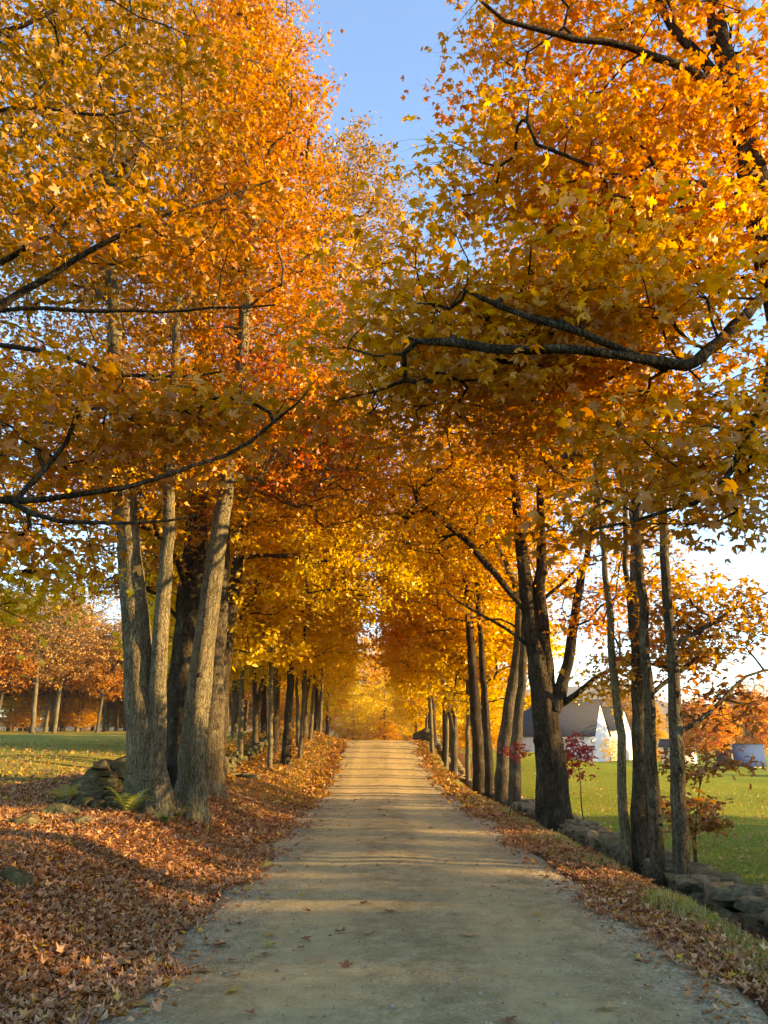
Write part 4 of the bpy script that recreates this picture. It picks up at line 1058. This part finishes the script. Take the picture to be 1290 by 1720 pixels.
def gable_house(name, loc, rz, L, W, hw, hr, wallm, roofm, label, windows, cat='barn', over=0.25, doors=()):
    """ridge along local x; long wall faces local -y; gable end at +x"""
    t = empty(name, loc, rz); tag(t, label, cat)
    x0, x1, y0, y1 = -L/2, L/2, -W/2, W/2
    V = np.array([(x0, y0, -1), (x1, y0, -1), (x1, y1, -1), (x0, y1, -1), (x0, y0, hw), (x1, y0, hw), (x1, y1, hw), (x0, y1, hw), (x0, 0, hr-0.05), (x1, 0, hr-0.05)], float)
    me = new_mesh('wall', V, [np.array([(0, 1, 5, 4), (2, 3, 7, 6)]), np.array([(1, 2, 6), (1, 6, 5), (5, 6, 9), (3, 0, 4), (3, 4, 7), (7, 4, 8)])], wallm)
    wl = obj('wall', me, t)
    sl = (hr-hw)/(W/2)
    for s in (-1, 1):
        ye = s*(W/2+over); ze = hw - over*sl; th = 0.14
        V = np.array([(x0-over, 0, hr), (x1+over, 0, hr), (x1+over, ye, ze), (x0-over, ye, ze)], float)
        V = np.concatenate([V+np.array((0, 0, th)), V])
        F = np.array([(0, 1, 2, 3), (7, 6, 5, 4), (0, 4, 5, 1), (1, 5, 6, 2), (2, 6, 7, 3), (3, 7, 4, 0)])
        obj('roof', new_mesh('roof', V, F, roofm), t)
    V = box_mesh('ridge_cap', x0-over, x1+over, -0.12, 0.12, hr+0.1, hr+0.2, roofm); obj('ridge_cap', V, t)
    for (face, a, zc, ww, hh) in windows:
        if face == 'front':
            fr = obj('window', box_mesh('window', a-ww/2, a+ww/2, y0-0.06, y0+0.02, zc-hh/2, zc+hh/2, M['white_wall']), t)
            for i in (-1, 1):
                for j in (-1, 1):
                    obj('pane', box_mesh('pane', a+i*ww*0.23-ww*0.2, a+i*ww*0.23+ww*0.2, y0-0.075, y0-0.03, zc+j*hh*0.23-hh*0.2, zc+j*hh*0.23+hh*0.2, M['pane']), fr)
        else:
            fr = obj('window', box_mesh('window', x1-0.02, x1+0.06, a-ww/2, a+ww/2, zc-hh/2, zc+hh/2, M['white_wall']), t)
            for i in (-1, 1):
                for j in (-1, 1):
                    obj('pane', box_mesh('pane', x1+0.03, x1+0.075, a+i*ww*0.23-ww*0.2, a+i*ww*0.23+ww*0.2, zc+j*hh*0.23-hh*0.2, zc+j*hh*0.23+hh*0.2, M['pane']), fr)
    return t
cb = at(1000, 1268, 112)           # right hand front corner of the barn
nrm_g = np.array((0.85, -0.527)); rzb = math.atan2(nrm_g[1], nrm_g[0])
def barn_centre(L, W, cx, cyy):
    ex = np.array((math.cos(rzb), math.sin(rzb))); ey = np.array((-math.sin(rzb), math.cos(rzb)))
    return np.array((cx, cyy)) - ex*L/2 + ey*W/2
Lb, Wb = 15.5, 7.8
bc = barn_centre(Lb, Wb, cb[0], cb[1])
gz = cb[2]
barn = gable_house('barn', (bc[0], bc[1], gz), rzb, Lb, Wb, 2.75, 7.5, M['white_wall'], M['roof_grey'], 'white barn with a steep grey roof and sunlit gable across the field',
                   [('front', Lb/2-3.0, 1.75, 0.75, 0.75), ('front', Lb/2-12.2, 1.75, 0.75, 0.75), ('front', Lb/2-8.0, 1.75, 0.75, 0.75)])
ex = np.array((math.cos(rzb), math.sin(rzb))); ey = np.array((-math.sin(rzb), math.cos(rzb)))
wc = bc + ex*3.8 + ey*11.0
gable_house('barn_wing', (wc[0], wc[1], gz), rzb, 9, 7, 3.6, 6.9, M['white_wall'], M['roof_grey'], 'grey roofed white outbuilding just behind the barn', [], 'outbuilding')
hc = at(1140, 1270, 122)
gable_house('farmhouse', (hc[0], 122, hc[2]-0.2), R(-30), 4.6, 3.6, 1.6, 2.5, M['white_wall'], M['roof_grey'], 'small white house with windows behind the slim right trunks',
            [('front', -1.5, 1.0, 0.7, 0.9), ('front', 0.4, 1.0, 0.7, 0.9), ('front', 1.8, 1.0, 0.7, 0.9), ('end', 0.0, 1.0, 0.7, 0.9)], 'house')
cc_ = at(1256, 1284, 112)
cot = gable_house('cottage', (cc_[0], 112+2.0, cc_[2]-0.9), R(-24), 5.8, 4.2, 0.9, 3.4, M['white_wall'], M['roof_blue'], 'low cottage showing its blue metal roof beyond the right field', [('front', 1.2, 0.5, 0.7, 0.6)], 'cottage')
ch = obj('chimney', box_mesh('chimney', -1.55, -0.95, -2.75, -2.2, -0.9, 4.2, M['brick']), cot)

# bush by the barn
def bush(label, x, y, s, pal, seed, dz=0.0):
    b = np.array((x, y, Hs(x, y)+dz))
    st = [[[*b, 0.05*s], [x, y, b[2]+1.2*s, 0.03*s]], [[*b, 0.04*s], [x+0.3*s, y, b[2]+1.0*s, 0.02*s]]]
    t = make_tree('shrub', b, st, [((x, y, b[2]+1.2*s), (0.9*s, 0.9*s, 1.15*s), 50, pal)], M['bark_grey'], 0.16, 'lo', 26, seed, 0.2, 0.006, 0.4*s, 0.8, (), 2, 0.3, 2, sides=6, trunk_rough=0, flare=0)
    tag(t, label, 'shrub')
pb = at(1025, 1268, 108); bush('yellow shrub against the sunlit barn gable', pb[0], 108, 1.3, 'yellow', 91, 0.1)
pb = at(1098, 1275, 105); bush('green yellow shrub beside the small white house', pb[0], 105, 1.0, 'olive', 92, 0.1)

# ------------------------------------------------------------------ leaf litter, grass, pebbles
def litter():
    r = np.random.default_rng(4)
    Ps, Ss = [], []
    def zone(n, fx, y0, y1, p, size, keep):
        t = r.uniform(0, 1, n)**p; y = y0 + (y1-y0)*t; x = fx(y, n); k = keep(x, y); x, y = x[k], y[k]
        Ps.append(np.stack([x, y], 1)); Ss.append(np.full(len(x), size)*r.uniform(0.7, 1.25, len(x)))
    def ragged(e0):
        def f(x, y):
            e = e0 + 0.12*np.sin(y*1.3)+0.09*np.sin(y*3.1+1)+0.05*np.sin(y*8.3)
            return (x < e) | (r.uniform(0, 1, len(x)) < 0.16*np.exp(-(x-e)/0.22))
        return f
    keepL = lambda x, y: ragged(-1.60)(x, y)
    zone(56000, lambda y, n: -1.2 - r.uniform(0, 1, n)*(2.2+y*0.30), 2.6, 13, 1.2, 0.074, keepL)
    zone(30000, lambda y, n: -1.2 - r.uniform(0, 1, n)**1.1*6.2, 11, 26, 1.2, 0.10, keepL)
    zone(15000, lambda y, n: -1.2 - r.uniform(0, 1, n)**1.2*6.0, 22, 60, 1.2, 0.16, keepL)
    zone(5000, lambda y, n: -6 - r.uniform(0, 1, n)*14, 13, 40, 1.0, 0.15, lambda x, y: r.uniform(0, 1, len(x)) < np.exp(-(y-13)/14))
    def keepR(x, y):
        e = 2.35 + 0.16*np.sin(y*1.1+2)+0.12*np.sin(y*2.7); w = 0.85 + 0.2*np.sin(y*0.6)
        inn = (x > e) & (x < e+w) | (x > 3.7)
        return inn | (r.uniform(0, 1, len(x)) < 0.10)
    zone(17000, lambda y, n: 2.0 + r.uniform(0, 1, n)*1.65, 3.0, 20, 1.25, 0.074, keepR)
    zone(6000, lambda y, n: 2.0 + r.uniform(0, 1, n)*1.6, 18, 52, 1.2, 0.15, keepR)
    zone(6000, lambda y, n: 3.55 + r.uniform(0, 1, n)*0.5, 7, 40, 1.2, 0.125, lambda x, y: x > 0)
    zone(2600, lambda y, n: 4.6 + r.uniform(0, 1, n)*(3+y*0.4), 7, 34, 1.4, 0.085, lambda x, y: x > 0)
    P = np.concatenate(Ps); S = np.concatenate(Ss); n = len(P)
    z = H(P[:, 0], P[:, 1]); onroad = (P[:, 0] > -1.85) & (P[:, 0] < 2.55)
    z = np.where(onroad, np.maximum(z, road_z(P[:, 0], P[:, 1])), z) + r.uniform(0.0, 0.05, n)*np.where(onroad, 0.4, 1)+0.012
    nrm, d = leaf_frames(n, 0.42, r); d = unit(d+np.array((0, 0, 0.25)))
    C = pal_colors('litter', n, r)*r.uniform(0.7, 1.3, n)[:, None]
    y_ = r.uniform(0, 1, n)
    k = y_ < 0.05; C[k] = pal_colors('gold', k.sum(), r)*0.8
    k = (y_ > 0.5) & (P[:, 1] > 20); C[k] = pal_colors('brown', k.sum(), r)
    k = (P[:, 0] > 3.5) & (P[:, 0] < 4.3); C[k] = pal_colors('red', k.sum(), r)*0.55
    me = leaves_mesh('leaf_litter', np.column_stack([P, z]), nrm, d, S, C, 'md', M['dry_leaf'], r.uniform(-2.6, 2.6, n))
    tag(obj('leaf_litter', me), 'thick litter of dry brown maple leaves along both road edges', 'leaves', kind='stuff')
litter()

def grass():
    r = np.random.default_rng(6)
    def blades(name, label, x, y, h, C, w=0.006):
        n = len(x); z = H(x, y)-0.01
        a = r.uniform(0, 2*np.pi, n); lean = r.uniform(0.15, 0.75, n)*h
        dx, dy = np.cos(a), np.sin(a); px, py = -dy, dx
        b = np.stack([x, y, z], 1); s = np.stack([px, py, np.zeros(n)], 1)*w*(0.6+h[:, None]*5)
        mid = b + np.stack([dx*lean*0.35, dy*lean*0.35, h*0.6], 1); tip = b + np.stack([dx*lean, dy*lean, h*0.95], 1)
        V = np.stack([b-s, b+s, mid+s*0.7, mid-s*0.7, tip], 1).reshape(-1, 3)
        i = np.arange(n)*5
        me = new_mesh(name, V, [np.stack([i, i+1, i+2, i+3], 1), np.stack([i+3, i+2, i+4], 1)], M['blade'], np.repeat(C, 5, axis=0))
        tag(obj(name, me), label, 'grass', kind='stuff')
    def gc(n, dry):
        a = np.array((0.20, 0.24, 0.030)); b = np.array((0.34, 0.33, 0.05)); c = np.array((0.46, 0.34, 0.11))
        t = r.uniform(0, 1, n)[:, None]; q = (r.uniform(0, 1, n) < dry)[:, None]
        return np.where(q, c, a*(1-t)+b*t)*r.uniform(0.7, 1.2, n)[:, None]
    n = 38000
    y = 3 + 47*r.uniform(0, 1, n)**1.7
    x = 3.18 + 0.1*np.sin(y*0.8) + r.normal(0, 0.26, n)
    k = (x > 2.6) & (x < 4.0); x, y = x[k], y[k]
    blades('verge_grass', 'tufted yellow green grass on the crest of the right verge', x, y, r.uniform(0.04, 0.11, len(x))*(1.0+0.3*np.sin(y*2.3)), gc(len(x), 0.4), 0.0045)
    n = 30000
    y = 6 + 34*r.uniform(0, 1, n)**1.6; x = 4.5 + r.uniform(0, 1, n)**1.1*(3+y*0.45)
    blades('field_grass', 'short mown grass of the right field', x, y, r.uniform(0.03, 0.075, n)*(1+y*0.012), gc(n, 0.18), 0.006)
    n = 18000
    y = 12 + 45*r.uniform(0, 1, n)**1.4; x = -5.6 - r.uniform(0, 1, n)*(2+y*0.42)
    blades('field_grass', 'short dry grass of the left field', x, y, r.uniform(0.03, 0.09, n)*(1+y*0.012), gc(n, 0.55), 0.007)
    n = 9000
    y = 17 + 32*r.uniform(0, 1, n); x = -2.3 - np.abs(r.normal(0, 0.9, n))
    blades('bank_grass', 'yellowed grass on the sunny left bank', x, y, r.uniform(0.04, 0.13, n), gc(n, 0.5), 0.008)
grass()

def pebbles():
    r = np.random.default_rng(9)
    n = 22000
    y = 2.8 + 30*r.uniform(0, 1, n)**1.9
    side = r.uniform(0, 1, n)
    x = np.where(side < 0.4, -1.45+r.normal(0, 0.28, n), np.where(side < 0.65, 2.05+r.normal(0, 0.3, n), r.uniform(-1.7, 2.4, n)))
    k = (x > -1.9) & (x < 2.6); x, y = x[k], y[k]; n = len(x)
    S = np.clip(r.lognormal(-5.0, 0.45, n), 0.003, 0.022)
    z = road_z(x, y) + S*0.15
    O = np.array([(1, 0, -0.3), (0, 1, -0.3), (-1, 0, -0.3), (0, -1, -0.3), (0, 0, 0.7), (0, 0, -0.3)], float)
    F = tri([(0, 1, 4), (1, 2, 4), (2, 3, 4), (3, 0, 4)])
    J = O[None]*r.uniform(0.6, 1.3, (n, 6, 3)); a = r.uniform(0, 6.28, n); c, s = np.cos(a)[:, None], np.sin(a)[:, None]
    V = np.stack([J[:, :, 0]*c-J[:, :, 1]*s, J[:, :, 0]*s+J[:, :, 1]*c, J[:, :, 2]], 2)*S[:, None, None] + np.stack([x, y, z], 1)[:, None, :]
    g = r.uniform(0.12, 0.42, n)[:, None]
    C = g*np.array((1.0, 0.86, 0.60))
    me = new_mesh('pebbles', V.reshape(-1, 3), (F[None]+(np.arange(n)*6)[:, None, None]).reshape(-1, 3), M['pebble'], np.repeat(C, 6, axis=0))
    tag(obj('pebbles', me), 'loose grey gravel chips scattered along the road edges', 'gravel', kind='stuff')
m_, n_, l_ = mat('gravel_chip')
a_ = N(n_, 'ShaderNodeAttribute', attribute_name='col'); d_ = n_.new('ShaderNodeBsdfDiffuse'); l_.new(a_.outputs['Color'], d_.inputs['Color'])
o_ = n_.new('ShaderNodeOutputMaterial'); l_.new(d_.outputs[0], o_.inputs[0]); M['pebble'] = m_
pebbles()

def road_leaves():
    r = np.random.default_rng(12)
    pals = [(0.30, 0.15, 0.06), (0.40, 0.24, 0.11), (0.22, 0.09, 0.04), (0.46, 0.30, 0.14), (0.50, 0.30, 0.06)]
    metas = []
    for k in range(10):
        V = LEAF_HI_V.copy(); V[:, 1] -= 0.4
        V[:, 2] = 0.28*np.abs(V[:, 0])**1.2*(1 + 0.5*(k % 2)) + 0.22*np.maximum(0, V[:, 1])**2 + r.uniform(0, 0.07, len(V))
        metas.append(new_mesh('fallen_leaf', V, LEAF_HI_F, M['dry_leaf'], np.tile(np.array(pals[k % 5])*r.uniform(0.8, 1.15), (len(V), 1))))
    n = 210
    y = 3.6 + 22*r.uniform(0, 1, n)**1.5; x = np.where(r.uniform(0, 1, n) < 0.5, r.uniform(-1.6, 2.3, n), np.clip(r.normal(-0.9, 0.55, n), -1.7, 2.3))
    for i in range(n):
        o = obj('fallen_leaf', metas[i % 10], None, (x[i], y[i], float(road_z(x[i], y[i]))+0.008))
        s = r.uniform(0.06, 0.12); o.scale = (s, s, s); o.rotation_euler = (r.uniform(-0.25, 0.25), r.uniform(-0.25, 0.25), r.uniform(0, 6.3))
        tag(o, 'dry leaf lying singly on the bare gravel of the road', 'leaf', 'single leaves on the road')
road_leaves()

# ferns and weeds by the left wall
def fern(label, u, v, Y, s, seed, green=0.6):
    r = np.random.default_rng(seed)
    p = at(u, v, Y); b = np.array((p[0], Y, Hs(p[0], Y)))
    V, F, C = [], [], []
    for k in range(16):
        a = r.uniform(0, 6.28); L = s*r.uniform(0.7, 1.15)
        dr = np.array((math.cos(a), math.sin(a), 0)); sd_ = np.array((-dr[1], dr[0], 0))
        col = np.array((0.17, 0.21, 0.04))*green + np.array((0.42, 0.34, 0.10))*(1-green); col = col*r.uniform(0.75, 1.2)
        up = r.uniform(1.2, 1.9)
        pts = [dr*L*t*0.75 + np.array((0, 0, L*up*(t - 0.62*t*t))) for t in np.linspace(0, 1, 13)]
        for j in range(1, 13):
            w = L*0.20*math.sin(math.pi*min(1, 0.18+j/13*0.82))
            for sg in (-1, 1):
                i0 = len(V); q = pts[j]; q0 = pts[j-1]
                V += [q0, q, q*0.4+q0*0.6 + sd_*sg*w + (q-q0)*0.9 + np.array((0, 0, -0.02*s))]
                F.append((i0, i0+1, i0+2)); C += [col]*3
    o = obj('fern', new_mesh('fern', np.array(V), np.array(F), M['blade'], np.array(C)), None, tuple(b))
    tag(o, label, 'fern')
fern('green fern in front of the tumbled wall end', 215, 1362, 12.4, 0.51, 1, 0.75)
fern('yellowing fern left of the wall end stones', 110, 1345, 12.9, 0.46, 2, 0.45)
fern('fern at the foot of the leaning pale trunk', 300, 1350, 13.4, 0.39, 4, 0.6)
fern('small green weed tuft at the root of the twin stemmed maple', 275, 1385, 12.4, 0.28, 6, 0.7)

# ------------------------------------------------------------------ thin autumn haze over the whole place
hz = obj('haze', box_mesh('haze', -2300, 2300, -450, 2300, -14, 150, M['pane']))
hm = bpy.data.materials.new('haze'); hm.use_nodes = True; hn = hm.node_tree.nodes; hn.clear()
pv = hn.new('ShaderNodeVolumePrincipled'); pv.inputs['Color'].default_value = (0.86, 0.92, 1.0, 1); pv.inputs['Density'].default_value = 0.00018
ho = hn.new('ShaderNodeOutputMaterial'); hm.node_tree.links.new(pv.outputs[0], ho.inputs['Volume'])
hz.data.materials.clear(); hz.data.materials.append(hm)
tag(hz, kind='stuff')

def knot(tree_label, u, v, Y, size, m):
    t = next(o for o in COL.objects if o.get('label') == tree_label)
    p = at(u, v, Y) - np.array(t.location)
    bm = bmesh.new(); bmesh.ops.create_icosphere(bm, subdivisions=3, radius=1.0)
    for vv in bm.verts:
        vv.co *= 1 + 0.28*noise.noise(vv.co*1.9 + Vector((u, 0, 0))) + 0.12*noise.noise(vv.co*5 + Vector((0, v, 0)))
    for f in bm.faces: f.smooth = True
    me = bpy.data.meshes.new('knot'); bm.to_mesh(me); bm.free(); me.materials.append(M[m])
    k = obj('knot', me, t, tuple(p)); k.scale = (size*0.8, size*0.7, size)
knot('pale smooth maple leaning right with a sunlit trunk and a knot', 336, 1135, 13.74, 0.08, 'bark_grey')
knot('large dark forked maple with knotty trunk in the right row', 903, 1245, 17.45, 0.12, 'bark_dark')
knot('large dark forked maple with knotty trunk in the right row', 942, 1285, 17.45, 0.10, 'bark_dark')
knot('slim lichen spotted maple nearest the camera in the right row', 1142, 1292, 10.72, 0.06, 'bark_grey')
knot('upright grey maple beside the leaning one, knot low on its trunk', 867, 1248, 23.9, 0.10, 'bark_grey')
